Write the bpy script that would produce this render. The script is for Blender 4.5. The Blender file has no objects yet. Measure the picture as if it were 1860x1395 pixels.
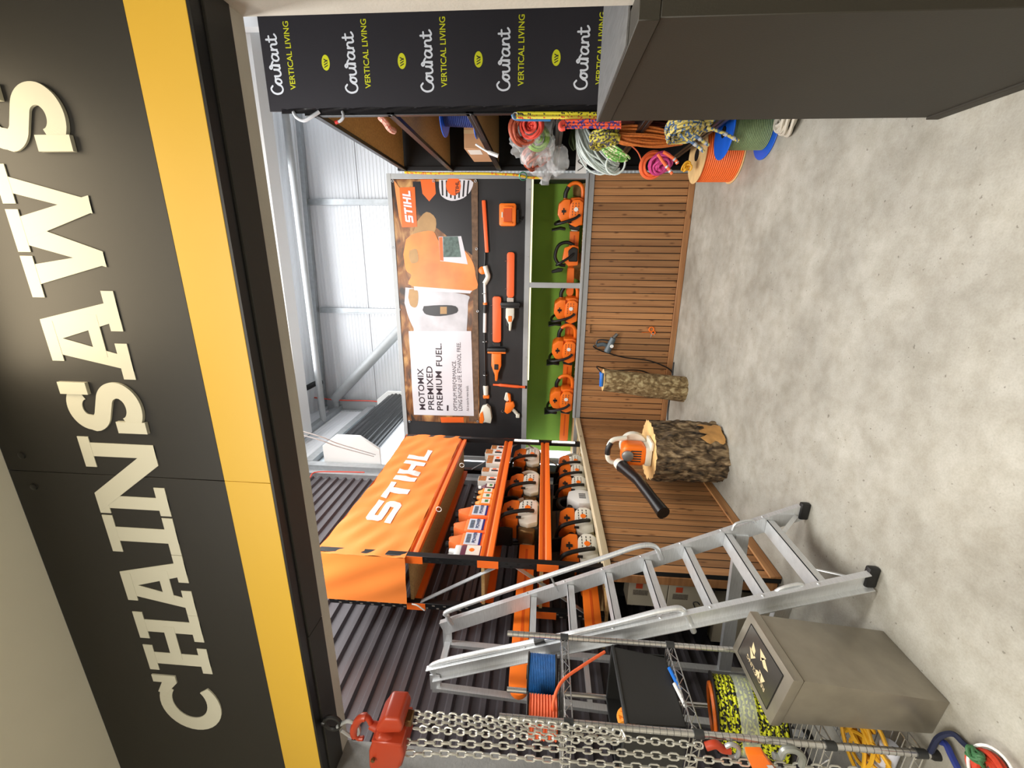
import bpy, bmesh, math, random
from mathutils import Vector, Matrix
random.seed(7)
scene = bpy.context.scene
COL = scene.collection

# ------------------------------------------------------------------ camera
# measured from the vanishing points of the (portrait, turned) photograph
CU, CV = 697.5, 930.0
F = 761.35
_a = (928 - CU, 990 - CV); _b = (-1810 - CU, 902 - CV)
AY = Vector((_a[0], _a[1], F)).normalized()
AX = -Vector((_b[0], _b[1], F)).normalized()
AX = (AX - AX.dot(AY) * AY).normalized()
AZ = AX.cross(AY)
if AZ.y > 0: AZ = -AZ
CAM = Vector((0, 0, 1.6))
def w_of(c):
    return Vector((AX.dot(c), AY.dot(c), AZ.dot(c)))
def ray(px, py):
    return w_of(Vector((1395 - py - CU, px - CV, F)))
def onz(px, py, z=0.0):
    d = ray(px, py); return CAM + d * ((z - CAM.z) / d.z)
def ony(px, py, y):
    d = ray(px, py); return CAM + d * ((y - CAM.y) / d.y)
def onx(px, py, x):
    d = ray(px, py); return CAM + d * ((x - CAM.x) / d.x)
cr, cd, cf = w_of(Vector((1, 0, 0))), w_of(Vector((0, 1, 0))), w_of(Vector((0, 0, 1)))
cam = bpy.data.cameras.new('camera'); camo = bpy.data.objects.new('camera', cam); COL.objects.link(camo)
m = Matrix.Identity(4)
for i in range(3):
    m[i][0] = cd[i]; m[i][1] = cr[i]; m[i][2] = -cf[i]; m[i][3] = CAM[i]
camo.matrix_world = m
cam.sensor_fit = 'HORIZONTAL'; cam.sensor_width = 36.0; cam.lens = F / 1860 * 36.0
cam.clip_start = 0.02; cam.clip_end = 200
scene.camera = camo

# ------------------------------------------------------------------ light and exposure
scene.view_settings.view_transform = 'Standard'
scene.view_settings.look = 'None'
scene.view_settings.gamma = 1.0
scene.view_settings.use_curve_mapping = False
scene.view_settings.exposure = 0.0
W = bpy.data.worlds.new('daylight'); scene.world = W; W.use_nodes = True
bg = W.node_tree.nodes['Background']; bg.inputs[0].default_value = (0.86, 0.93, 1.0, 1); bg.inputs[1].default_value = 3.0
def area(name, loc, target, sx, sy, power, col=(1, 1, 1)):
    l = bpy.data.lights.new(name, 'AREA'); l.shape = 'RECTANGLE'; l.size = sx; l.size_y = sy
    l.energy = power; l.color = col
    o = bpy.data.objects.new(name, l); COL.objects.link(o); o.location = loc
    d = Vector(target) - Vector(loc); o.rotation_euler = d.to_track_quat('-Z', 'Y').to_euler()
    return o
# roof skylights of the big hall, daylight in the roller door, lamps of the shop in front
area('skylight_lamp', (-0.3, 4.2, 5.3), (-0.3, 4.2, 0), 2.8, 1.4, 165, (1, 0.985, 0.95))
area('skylight_lamp', (-0.3, 6.3, 5.3), (-0.3, 6.3, 0), 3.0, 0.9, 50, (0.97, 0.985, 1))
area('hall_front_fill', (-0.8, 1.75, 4.0), (-0.7, 4.6, 0.6), 2.6, 0.5, 105, (1, 0.985, 0.95))  # unseen fill lamp, added to light the back display from the front
area('doorway_daylight', (-2.78, 5.85, 1.9), (0, 5.0, 1.4), 2.0, 3.4, 40, (0.93, 0.97, 1))
area('shop_ceiling_lamp', (-0.7, -1.1, 3.40), (-0.7, -1.1, 0), 2.4, 1.2, 165, (1, 0.95, 0.86))
area('shop_spot_lamp', (0.05, 0.93, 3.43), (0.05, 1.0, 0), 0.9, 0.3, 11, (1, 0.82, 0.55))

# ------------------------------------------------------------------ materials
def lin(c):
    return tuple((x / 255 / 12.92) if x / 255 <= 0.04045 else ((x / 255 + 0.055) / 1.055) ** 2.4 for x in c)
MATS = {}
def mat(name, col, rough=0.5, metal=0.0, var=0.0, vscale=8.0, bump=0.0, bscale=60.0, emit=0.0, alpha=1.0,
        trans=0.0, rnd=0.0, stretch=None, coat=0.0, spec=0.5, col2=None):
    if name in MATS: return MATS[name]
    M = bpy.data.materials.new(name); M.use_nodes = True; MATS[name] = M
    nt = M.node_tree; N = nt.nodes; L = nt.links; b = N['Principled BSDF']
    c = lin(col)
    b.inputs['Roughness'].default_value = rough; b.inputs['Metallic'].default_value = metal
    b.inputs['Coat Weight'].default_value = coat
    b.inputs['Specular IOR Level'].default_value = spec
    b.inputs['Base Color'].default_value = (*c, 1)
    tc = N.new('ShaderNodeTexCoord'); mp = N.new('ShaderNodeMapping'); L.new(tc.outputs['Object'], mp.inputs[0])
    if stretch: mp.inputs['Scale'].default_value = stretch
    if var > 0 or col2:
        nz = N.new('ShaderNodeTexNoise'); nz.inputs['Scale'].default_value = vscale; nz.inputs['Detail'].default_value = 5
        L.new(mp.outputs[0], nz.inputs['Vector'])
        rp = N.new('ShaderNodeValToRGB'); L.new(nz.outputs['Fac'], rp.inputs[0])
        e = rp.color_ramp.elements; e[0].position = 0.3; e[1].position = 0.7
        if col2:
            c2 = lin(col2); e[0].color = (*c2, 1); e[1].color = (*c, 1)
        else:
            e[0].color = (*[x * (1 - var) for x in c], 1); e[1].color = (*[min(1, x * (1 + var * 0.6)) for x in c], 1)
        out = rp.outputs[0]
        if rnd > 0:
            oi = N.new('ShaderNodeObjectInfo'); hs = N.new('ShaderNodeHueSaturation')
            mr = N.new('ShaderNodeMapRange'); L.new(oi.outputs['Random'], mr.inputs[0])
            mr.inputs[3].default_value = 1 - rnd; mr.inputs[4].default_value = 1 + rnd
            L.new(mr.outputs[0], hs.inputs['Value']); L.new(out, hs.inputs['Color']); out = hs.outputs[0]
        L.new(out, b.inputs['Base Color'])
    if bump > 0:
        n2 = N.new('ShaderNodeTexNoise'); n2.inputs['Scale'].default_value = bscale; n2.inputs['Detail'].default_value = 4
        L.new(mp.outputs[0], n2.inputs['Vector'])
        bp = N.new('ShaderNodeBump'); bp.inputs['Strength'].default_value = bump; bp.inputs['Distance'].default_value = 0.004
        L.new(n2.outputs['Fac'], bp.inputs['Height']); L.new(bp.outputs[0], b.inputs['Normal'])
    if emit > 0:
        b.inputs['Emission Color'].default_value = (*c, 1); b.inputs['Emission Strength'].default_value = emit
    if alpha < 1: b.inputs['Alpha'].default_value = alpha
    if trans > 0: b.inputs['Transmission Weight'].default_value = trans
    return M

def plank_mat(name, light, dark, axis):
    """stained softwood: grain along one local axis, darker knots, a different tone for every board"""
    M = bpy.data.materials.new(name); M.use_nodes = True; MATS[name] = M
    nt = M.node_tree; N = nt.nodes; L = nt.links; b = N['Principled BSDF']; b.inputs['Roughness'].default_value = 0.55
    tc = N.new('ShaderNodeTexCoord'); oi = N.new('ShaderNodeObjectInfo')
    ad = N.new('ShaderNodeVectorMath'); ad.operation = 'ADD'
    cm = N.new('ShaderNodeCombineXYZ'); mu = N.new('ShaderNodeMath'); mu.operation = 'MULTIPLY'; mu.inputs[1].default_value = 37.0
    L.new(oi.outputs['Random'], mu.inputs[0])
    for i in range(3): L.new(mu.outputs[0], cm.inputs[i])
    L.new(tc.outputs['Object'], ad.inputs[0]); L.new(cm.outputs[0], ad.inputs[1])
    mp = N.new('ShaderNodeMapping'); L.new(ad.outputs[0], mp.inputs[0])
    sc = [38, 38, 38]; sc[axis] = 1.6; mp.inputs['Scale'].default_value = sc
    n1 = N.new('ShaderNodeTexNoise'); n1.inputs['Scale'].default_value = 1; n1.inputs['Detail'].default_value = 4
    L.new(mp.outputs[0], n1.inputs['Vector'])
    rp = N.new('ShaderNodeValToRGB'); e = rp.color_ramp.elements; e[0].position = 0.32; e[1].position = 0.72
    e[0].color = (*lin(dark), 1); e[1].color = (*lin(light), 1); L.new(n1.outputs['Fac'], rp.inputs[0])
    m2 = N.new('ShaderNodeMapping'); L.new(ad.outputs[0], m2.inputs[0]); s2 = [16, 16, 16]; s2[axis] = 5; m2.inputs['Scale'].default_value = s2
    vo = N.new('ShaderNodeTexVoronoi'); vo.inputs['Scale'].default_value = 1; L.new(m2.outputs[0], vo.inputs['Vector'])
    kr = N.new('ShaderNodeValToRGB'); kr.color_ramp.elements[0].position = 0.05; kr.color_ramp.elements[1].position = 0.2
    kr.color_ramp.elements[0].color = (0.3, 0.22, 0.16, 1); kr.color_ramp.elements[1].color = (1, 1, 1, 1)
    L.new(vo.outputs['Distance'], kr.inputs[0])
    mx = N.new('ShaderNodeMix'); mx.data_type = 'RGBA'; mx.blend_type = 'MULTIPLY'; mx.inputs[0].default_value = 0.9
    L.new(rp.outputs[0], mx.inputs[6]); L.new(kr.outputs[0], mx.inputs[7])
    hs = N.new('ShaderNodeHueSaturation'); mr = N.new('ShaderNodeMapRange'); mr.inputs[3].default_value = 0.74; mr.inputs[4].default_value = 1.3
    L.new(oi.outputs['Random'], mr.inputs[0]); L.new(mr.outputs[0], hs.inputs['Value']); L.new(mx.outputs[2], hs.inputs['Color'])
    L.new(hs.outputs[0], b.inputs['Base Color'])
    return M

def concrete_mat():
    M = bpy.data.materials.new('polished_concrete'); M.use_nodes = True; MATS['concrete'] = M
    nt = M.node_tree; N = nt.nodes; L = nt.links; b = N['Principled BSDF']
    tc = N.new('ShaderNodeTexCoord')
    def noise(s, d, r=0.55):
        n = N.new('ShaderNodeTexNoise'); n.inputs['Scale'].default_value = s; n.inputs['Detail'].default_value = d
        n.inputs['Roughness'].default_value = r; L.new(tc.outputs['Object'], n.inputs['Vector']); return n
    def ramp(src, p0, c0, p1, c1):
        r = N.new('ShaderNodeValToRGB'); e = r.color_ramp.elements; e[0].position = p0; e[1].position = p1
        e[0].color = (*c0, 1); e[1].color = (*c1, 1); L.new(src, r.inputs[0]); return r
    def mul(a, c, f):
        x = N.new('ShaderNodeMix'); x.data_type = 'RGBA'; x.blend_type = 'MULTIPLY'; x.inputs[0].default_value = f
        L.new(a, x.inputs[6]); L.new(c, x.inputs[7]); return x.outputs[2]
    base = ramp(noise(1.7, 7).outputs['Fac'], 0.3, lin((150, 147, 138)), 0.7, lin((188, 186, 177)))
    cl = ramp(noise(9, 8, 0.65).outputs['Fac'], 0.35, (0.78, 0.76, 0.72), 0.62, (1, 1, 1))
    fine = ramp(noise(120, 3).outputs['Fac'], 0.3, (0.86, 0.86, 0.85), 0.6, (1, 1, 1))
    pits = ramp(noise(38, 2).outputs['Fac'], 0.27, (0.45, 0.43, 0.4), 0.31, (1, 1, 1))
    c = mul(mul(mul(base.outputs[0], cl.outputs[0], 0.9), fine.outputs[0], 0.8), pits.outputs[0], 0.8)
    L.new(c, b.inputs['Base Color'])
    rr = ramp(noise(3, 5).outputs['Fac'], 0.3, (0.38, 0.38, 0.38), 0.7, (0.6, 0.6, 0.6)); L.new(rr.outputs[0], b.inputs['Roughness'])
    return M

ORANGE = mat('stock_orange', (250, 122, 34), 0.35)
ORANGE_SHELF = mat('orange_powder_coat', (240, 108, 30), 0.4)
CREAM = mat('cream_plastic', (226, 222, 208), 0.4)
WHITE = mat('white_plastic', (238, 238, 236), 0.4)
BLACK = mat('black_plastic', (20, 20, 21), 0.45)
BLACKM = mat('black_powder_coat', (16, 16, 18), 0.4)
DKGREY = mat('dark_grey_plastic', (52, 54, 56), 0.45)
GALV = mat('galvanised_steel', (176, 180, 183), 0.42, 0.55, var=0.12, vscale=14)
GREYP = mat('grey_painted_steel', (168, 171, 173), 0.45, 0.1, var=0.06, vscale=10)
ALU = mat('brushed_aluminium', (216, 219, 222), 0.34, 0.5, var=0.1, vscale=20, stretch=(1, 1, 12))
CHROME = mat('chrome_wire', (212, 212, 212), 0.22, 0.8)
STAINLESS = mat('stainless_steel', (158, 151, 138), 0.36, 0.6, var=0.14, vscale=9)
STEELCHAIN = mat('zinc_chain', (212, 212, 206), 0.3, 0.65)
BROWNM = mat('bronze_metal', (120, 92, 58), 0.35, 0.7)

# ------------------------------------------------------------------ mesh helpers
TM = {}
class MB:
    def __init__(s): s.v = []; s.f = []
    def add(s, vs, fs):
        o = len(s.v); s.v += [Vector(v) for v in vs]; s.f += [[i + o for i in f] for f in fs]; return s
    def box(s, a, b):
        x0, y0, z0 = (min(a[i], b[i]) for i in range(3)); x1, y1, z1 = (max(a[i], b[i]) for i in range(3))
        return s.hexa([(x0, y0, z0), (x1, y0, z0), (x1, y1, z0), (x0, y1, z0), (x0, y0, z1), (x1, y0, z1), (x1, y1, z1), (x0, y1, z1)])
    def hexa(s, p):
        return s.add(p, [(0, 3, 2, 1), (4, 5, 6, 7), (0, 1, 5, 4), (1, 2, 6, 5), (2, 3, 7, 6), (3, 0, 4, 7)])
    def cbox(s, c, size, rz=0.0):
        c = Vector(c); h = Vector(size) / 2; R = Matrix.Rotation(rz, 3, 'Z')
        return s.hexa([c + R @ Vector((sx * h.x, sy * h.y, sz * h.z)) for sz in (-1, 1) for sx, sy in ((-1, -1), (1, -1), (1, 1), (-1, 1))])
    def beam(s, p0, p1, w, h, up=(0, 0, 1)):
        p0, p1 = Vector(p0), Vector(p1); d = (p1 - p0).normalized(); up = Vector(up)
        if abs(d.dot(up)) > 0.99: up = Vector((0, 1, 0))
        a = d.cross(up).normalized() * w / 2; b = a.cross(d).normalized() * h / 2
        return s.hexa([p0 - a - b, p0 + a - b, p0 + a + b, p0 - a + b, p1 - a - b, p1 + a - b, p1 + a + b, p1 - a + b])
    def cyl(s, p0, p1, r0, r1=None, n=16):
        return s.tube([p0, p1], [r0, r0 if r1 is None else r1], n)
    def tube(s, pts, r, n=8, closed=False):
        pts = [Vector(p) for p in pts]; k = len(pts)
        rs = r if isinstance(r, (list, tuple)) else [r] * k
        T = []
        for i in range(k):
            if closed: t = pts[(i + 1) % k] - pts[i - 1]
            else: t = pts[min(i + 1, k - 1)] - pts[max(i - 1, 0)]
            T.append(t.normalized() if t.length > 1e-9 else Vector((0, 0, 1)))
        a = T[0].orthogonal().normalized(); vs = []
        for i in range(k):
            a = (a - a.dot(T[i]) * T[i])
            a = a.normalized() if a.length > 1e-6 else T[i].orthogonal().normalized()
            b = T[i].cross(a)
            for j in range(n):
                t = 2 * math.pi * j / n; vs.append(pts[i] + (a * math.cos(t) + b * math.sin(t)) * rs[i])
        fs = []
        for i in range(k if closed else k - 1):
            i2 = (i + 1) % k
            for j in range(n):
                j2 = (j + 1) % n; fs.append((i * n + j, i * n + j2, i2 * n + j2, i2 * n + j))
        if not closed:
            fs.append(tuple(range(n - 1, -1, -1))); fs.append(tuple((k - 1) * n + j for j in range(n)))
        return s.add(vs, fs)
    def prism(s, poly, O, U, V, D):
        """polygon (u,v) in the frame O,U,V pushed along vector D"""
        O, U, V, D = Vector(O), Vector(U), Vector(V), Vector(D); n = len(poly)
        a = [O + U * p[0] + V * p[1] for p in poly]; b = [p + D for p in a]
        fs = [tuple(range(n - 1, -1, -1)), tuple(range(n, 2 * n))]
        if U.cross(V).dot(D) < 0: fs = [tuple(reversed(f)) for f in fs]
        for i in range(n):
            j = (i + 1) % n; q = (i, j, n + j, n + i); fs.append(q if U.cross(V).dot(D) > 0 else q[::-1])
        return s.add(a + b, fs)
    def poly(s, pts):
        return s.add(pts, [tuple(range(len(pts)))])
    def lathe(s, prof, O=(0, 0, 0), axis=(0, 0, 1), n=24):
        O = Vector(O); ax = Vector(axis).normalized(); a = ax.orthogonal().normalized(); b = ax.cross(a); vs = []; fs = []
        for r, h in prof:
            for j in range(n):
                t = 2 * math.pi * j / n; vs.append(O + ax * h + (a * math.cos(t) + b * math.sin(t)) * r)
        for i in range(len(prof) - 1):
            for j in range(n):
                j2 = (j + 1) % n; fs.append((i * n + j, i * n + j2, (i + 1) * n + j2, (i + 1) * n + j))
        fs.append(tuple(range(n - 1, -1, -1))); fs.append(tuple((len(prof) - 1) * n + j for j in range(n)))
        return s.add(vs, fs)
    def torus(s, c, R, r, axis=(0, 0, 1), n=20, k=8):
        c = Vector(c); ax = Vector(axis).normalized(); a = ax.orthogonal().normalized(); b = ax.cross(a)
        return s.tube([c + (a * math.cos(2 * math.pi * i / n) + b * math.sin(2 * math.pi * i / n)) * R for i in range(n)], r, k, True)
    def grid(s, nu, nv, fn):
        vs = [fn(i / nu, j / nv) for j in range(nv + 1) for i in range(nu + 1)]; w = nu + 1
        return s.add(vs, [(j * w + i, j * w + i + 1, (j + 1) * w + i + 1, (j + 1) * w + i) for j in range(nv) for i in range(nu)])
    def blob(s, c, r, n=14, k=9, jit=0.0, seed=0):
        c = Vector(c); rr = random.Random(seed); vs = []; fs = []
        for i in range(k + 1):
            ph = math.pi * i / k
            for j in range(n):
                t = 2 * math.pi * j / n; q = 1 + rr.uniform(-jit, jit)
                vs.append(c + Vector((r[0] * math.sin(ph) * math.cos(t), r[1] * math.sin(ph) * math.sin(t), r[2] * math.cos(ph))) * q)
        for i in range(k):
            for j in range(n):
                j2 = (j + 1) % n; fs.append((i * n + j, (i + 1) * n + j, (i + 1) * n + j2, i * n + j2))
        return s.add(vs, fs)
    def text(s, txt, O, U, V, size, bold=0.0, align='LEFT', spacing=1.0, xs=1.0):
        cu = bpy.data.curves.new('print', 'FONT'); cu.body = txt; cu.size = size; cu.align_x = align
        cu.offset = bold; cu.space_character = spacing; cu.resolution_u = 3
        ob = bpy.data.objects.new('print', cu); me = bpy.data.meshes.new_from_object(ob)
        O, U, V = Vector(O), Vector(U), Vector(V)
        s.add([O + U * (v.co.x * xs) + V * v.co.y for v in me.vertices], [tuple(p.vertices) for p in me.polygons])
        bpy.data.objects.remove(ob); bpy.data.curves.remove(cu); bpy.data.meshes.remove(me); return s
    def bounds(s):
        return (Vector((min(v[i] for v in s.v) for i in range(3))), Vector((max(v[i] for v in s.v) for i in range(3))))
    def mesh(s, name, M, smooth=False, bevel=0.0, seg=1):
        me = bpy.data.meshes.new(name); me.from_pydata([tuple(v) for v in s.v], [], s.f)
        if bevel > 0:
            bm = bmesh.new(); bm.from_mesh(me)
            bmesh.ops.remove_doubles(bm, verts=bm.verts, dist=1e-6)
            ed = [e for e in bm.edges if len(e.link_faces) == 2 and e.calc_face_angle(0) > 0.5]
            bmesh.ops.bevel(bm, geom=ed, offset=bevel, segments=seg, profile=0.6, affect='EDGES', clamp_overlap=True)
            bm.to_mesh(me); bm.free()
        me.validate()
        if smooth or bevel > 0:
            me.polygons.foreach_set('use_smooth', [True] * len(me.polygons)); me.set_sharp_from_angle(angle=0.7)
        me.materials.append(M); me.update(); return me

def link(name, me, parent=None, Mx=None):
    o = bpy.data.objects.new(name, me); COL.objects.link(o)
    if parent is not None: o.parent = parent
    if Mx is not None: o.matrix_local = Mx
    TM[o] = (TM[parent] if parent is not None else Matrix.Identity(4)) @ (Mx if Mx is not None else Matrix.Identity(4))
    return o
def tag(o, label=None, cat=None, group=None, kind=None):
    if label: o['label'] = label
    if cat: o['category'] = cat
    if group: o['group'] = group
    if kind: o['kind'] = kind
    return o
def thing(name, label, cat, loc=(0, 0, 0), rz=0.0, group=None):
    o = bpy.data.objects.new(name, None); COL.objects.link(o); o.empty_display_size = 0.1
    Mx = Matrix.Translation(Vector(loc)) @ Matrix.Rotation(rz, 4, 'Z')
    o.location = loc; o.rotation_euler = (0, 0, rz); TM[o] = Mx
    return tag(o, label, cat, group)
def part(name, mb, M, parent, local=False, smooth=False, bevel=0.0, seg=1, label=None, kind=None):
    """a part; its shape is given in world coordinates unless local"""
    if not local:
        inv = TM[parent].inverted(); mb.v = [inv @ v for v in mb.v]
    o = link(name, mb.mesh(name, M, smooth, bevel, seg), parent)
    return tag(o, label, None, None, kind)
def solo(name, mb, M, label, cat, group=None, smooth=False, bevel=0.0, seg=1, kind=None):
    """a thing made of one mesh, its origin at the middle of its base"""
    a, b = mb.bounds(); c = Vector(((a.x + b.x) / 2, (a.y + b.y) / 2, a.z)); mb.v = [v - c for v in mb.v]
    o = link(name, mb.mesh(name, M, smooth, bevel, seg)); o.location = c; TM[o] = Matrix.Translation(c)
    return tag(o, label, cat, group, kind)
def struct(name, mb, M, smooth=False, bevel=0.0):
    o = link(name, mb.mesh(name, M, smooth, bevel)); o['kind'] = 'structure'; return o
def dup(root, loc, rz=0.0, label=None, group=None, sc=1.0):
    r = root.copy(); COL.objects.link(r); r.location = loc; r.rotation_euler = (0, 0, rz); r.scale = (sc, sc, sc)
    if label: r['label'] = label
    if group: r['group'] = group
    for ch in list(root.children):
        c = ch.copy(); COL.objects.link(c); c.parent = r
        for g in ch.children:
            d = g.copy(); COL.objects.link(d); d.parent = c
    return r
def bez(pts, n=8):
    """smooth curve through points (Catmull-Rom)"""
    P = [Vector(p) for p in pts]; P = [2 * P[0] - P[1]] + P + [2 * P[-1] - P[-2]]; out = []
    for i in range(1, len(P) - 2):
        for k in range(n):
            t = k / n; a, b, c, d = P[i - 1], P[i], P[i + 1], P[i + 2]
            out.append(0.5 * ((2 * b) + (c - a) * t + (2 * a - 5 * b + 4 * c - d) * t * t + (3 * b - a - 3 * c + d) * t ** 3))
    out.append(P[-2]); return out
def rrect(x0, y0, x1, y1, r, n=4):
    out = []
    for cx, cy, a0 in ((x1 - r, y1 - r, 0), (x0 + r, y1 - r, 90), (x0 + r, y0 + r, 180), (x1 - r, y0 + r, 270)):
        for k in range(n + 1):
            t = math.radians(a0 + 90 * k / n); out.append((cx + r * math.cos(t), cy + r * math.sin(t)))
    return out
X, Y, Z = Vector((1, 0, 0)), Vector((0, 1, 0)), Vector((0, 0, 1))

# ================================================================== THE SETTING
D = 5.12            # front of the bench at the back
XL = -1.985         # front of the rack and bench on the left
WL = -2.72          # left wall
YB = 7.2            # back wall of the hall
PLANK = plank_mat('stained_planks', (176, 128, 82), (148, 102, 62), 2)
WOODH = plank_mat('stained_rail', (178, 128, 82), (142, 96, 58), 0)
WOODY = plank_mat('stained_rail_side', (186, 136, 86), (150, 102, 60), 1)
WOODRAW = plank_mat('pale_timber', (232, 216, 184), (205, 184, 146), 1)
CHIPB = mat('particle_board', (186, 150, 98), 0.7, var=0.22, vscale=60)
TAUPE = mat('taupe_plaster', (188, 183, 173), 0.85, bump=0.2, bscale=120, var=0.06)
CHAR = mat('charcoal_paint', (42, 41, 39), 0.55, var=0.1, vscale=4)
SIGNB = mat('sign_black', (26, 24, 21), 0.56, var=0.06, vscale=30)
PANELW = mat('white_sandwich_panel', (226, 228, 232), 0.38, spec=0.5)
CEIL = mat('greige_ceiling', (240, 236, 222), 0.8, var=0.04, vscale=2)
STUCCO = mat('grey_stucco', (128, 128, 126), 0.9, bump=0.5, bscale=90, var=0.1, vscale=30)
DARKW = mat('dark_hall_wall', (28, 28, 29), 0.7)
CLAD = mat('charcoal_cladding', (92, 88, 92), 0.38, 0.3, var=0.08, vscale=5)

concrete_mat()
o = struct('floor', MB().box((-5, -3.2, -0.1), (5, 7.4, 0)), MATS['concrete'])
struct('ceiling', MB().box((-5, -3.2, 3.48), (5, 1.2, 3.6)), CEIL)
# wall with the opening under the sign
fw = MB(); fw.box((-5, 1.221, 2.5), (5, 1.4, 6.2)); fw.box((-5, 1.221, 0), (-2.28, 1.4, 2.5)); fw.box((0.662, 1.221, 0), (5, 1.4, 2.5))
wf = struct('wall_front', fw, STUCCO)
t = MB().box((-2.28, 1.343, 2.492), (0.662, 1.404, 2.4999)); t.box((0.655, 1.2215, 0), (0.6615, 1.404, 2.4999))
struct('trim_1', t, TAUPE)
t = MB().box((-2.28, 1.241, 2.488), (-1.46, 1.343, 2.4999)); t.box((-1.456, 1.241, 2.488), (0.662, 1.343, 2.4999)); struct('trim_2', t, CHAR, bevel=0.002)
t = MB().box((-2.6, 1.2, 2.496), (0.9, 1.2409, 2.5045)); struct('trim_3', t, BLACKM)
struct('wall_shop_rear', MB().box((-5, -3.2, 0), (5, -3.1, 3.48)), CEIL)
struct('wall_shop_left', MB().box((-5, -3.1, 0), (-4.9, 1.22, 3.48)), CEIL)
struct('wall_shop_right', MB().box((4.9, -3.1, 0), (5, 1.22, 3.48)), CEIL)

# left wall: horizontal trapezoid cladding up to the roller door
def cladding(y0, y1, z0, z1, x, pitch=0.107, d=0.028):
    b = MB(); z = z0; prof = []
    while z < z1:
        prof += [(x, z), (x, z + pitch * 0.45), (x + d, z + pitch * 0.58), (x + d, z + pitch * 0.86)]; z += pitch
    vs = [(px, yy, pz) for yy in (y0, y1) for px, pz in prof]; n = len(prof)
    b.add(vs, [(i, i + 1, n + i + 1, n + i) for i in range(n - 1)]); return b
cl = cladding(1.4, 4.56, 0, 6.0, WL); cl.box((WL - 0.1, 1.4, 0), (WL - 0.02, 4.56, 6.0))
struct('wall_left', cl, CLAD)
# door jambs, white panel over the roller door, corner
jb = MB()
jb.box((WL - 0.1, 4.56, 0), (WL + 0.07, 4.60, 6.0)); jb.box((WL - 0.1, 4.60, 0), (WL + 0.02, 4.72, 6.0)); jb.box((WL - 0.1, 4.72, 0), (WL + 0.09, 4.83, 6.0))
struct('trim_4', jb, GALV)
struct('trim_5', MB().box((WL - 0.1, 4.831, 0), (WL + 0.01, D + 0.05, 3.42)), DARKW)
def finerib(b, O, U, V, nu, d, N):
    """flat micro ribbed sheet: O + u*U + v*V, ribs run along U"""
    O, U, V, N = Vector(O), Vector(U), Vector(V), Vector(N); prof = []
    for i in range(nu):
        prof += [(i / nu, 0), ((i + 0.5) / nu, 0), ((i + 0.6) / nu, d), ((i + 0.9) / nu, d)]
    prof.append((1, 0)); n = len(prof)
    b.add([O + V * a + N * h + U * k for k in (0, 1) for a, h in prof], [(i, i + 1, n + i + 1, n + i) for i in range(n - 1)]); return b
lw = MB(); finerib(lw, (WL, 4.83, 4.25), (0, 2.4, 0), (0, 0, 1.9), 34, 0.004, X); lw.box((WL - 0.1, 4.83, 4.25), (WL - 0.01, 7.2, 6.2))
struct('wall_left_upper', lw, PANELW)
# back wall of white panels, upper part seen over the display
bw = MB(); finerib(bw, (3.0, YB, 0), (-5.8, 0, 0), (0, 0, 4.64), 78, 0.004, -Y); finerib(bw, (3.0, YB, 4.655), (-5.8, 0, 0), (0, 0, 1.5), 26, 0.004, -Y)
bw.box((-2.8, YB + 0.012, 0), (3.0, YB + 0.1, 6.2)); struct('wall_back', bw, PANELW)
struct('wall_right', MB().box((2.6, 1.4, 0), (2.7, 7.2, 4.9)), DARKW)
rf = MB(); finerib(rf, (2.9, 1.3, 5.46), (-5.8, 0, 0.22), (0, 5.95, 0), 40, 0.03, -Z); rf.hexa([(-2.9, 1.3, 5.70), (2.9, 1.3, 5.48), (2.9, 7.3, 5.48), (-2.9, 7.3, 5.70), (-2.9, 1.3, 5.8), (2.9, 1.3, 5.58), (2.9, 7.3, 5.58), (-2.9, 7.3, 5.8)])
struct('roof', rf, PANELW)
# ground outside the roller door
struct('ground_outside', MB().box((-14, 2, -0.12), (WL - 0.1, 10, -0.02)), mat('outside_concrete', (200, 198, 190), 0.8))

# ---- steelwork under the roof
def steel(name, label, cat, mb, M=GALV, **k): return solo(name, mb, M, label, cat, **k)
b = MB(); b.beam((2.55, YB - 0.09, 5.46), (WL + 0.02, YB - 0.09, 5.645), 0.15, 0.075); b.beam((2.55, YB - 0.16, 5.42), (WL + 0.02, YB - 0.16, 5.605), 0.012, 0.05)
steel('eave_purlin', 'grey steel purlin running along the top of the white back wall', 'purlin', b)
for x, nm in ((0.82, 'right'), (-0.93, 'left')):
    b = MB().box((x - 0.045, YB - 0.07, 0), (x + 0.045, YB - 0.012, 5.5)); b.box((x - 0.045, YB - 0.085, 0), (x - 0.03, YB - 0.07, 5.5))
    steel('wall_post', 'slim galvanised post on the white back wall, the %s one' % ('nearer to the rope shelving' if x > 0 else 'nearer to the roller door'), 'post', b, group='posts on the back wall')
yb = 5.6
zb = lambda px, py: ony(px, py, yb).z
pR, pL = ony(487, 215, yb), ony(545, 690, yb)
b = MB().hexa([(2.55, yb - 0.12, pR.z), (2.55, yb + 0.12, pR.z), (2.55, yb + 0.12, 5.44), (2.55, yb - 0.12, 5.44), (WL + 0.1, yb - 0.12, pL.z), (WL + 0.1, yb + 0.12, pL.z), (WL + 0.1, yb + 0.12, 5.6), (WL + 0.1, yb - 0.12, 5.6)])
steel('roof_beam', 'broad white roof beam crossing just behind the opening', 'beam', b, mat('white_paint', (232, 232, 232), 0.5))
a0, a1 = ony(520, 215, 6.3), ony(583, 728, 6.3)
steel('conduit_pipe', 'thin pale pipe running under the ribbed roof', 'pipe', MB().cyl((2.5, 6.3, a0.z), (WL + 0.05, 6.3, a1.z), 0.05, n=12), GREYP, smooth=True)
e = ony(716, 610, 6.9); f_ = ony(608, 725, 6.9)
b = MB().cyl(e + (e - f_) * 0.6, f_, 0.085, n=14)
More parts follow.
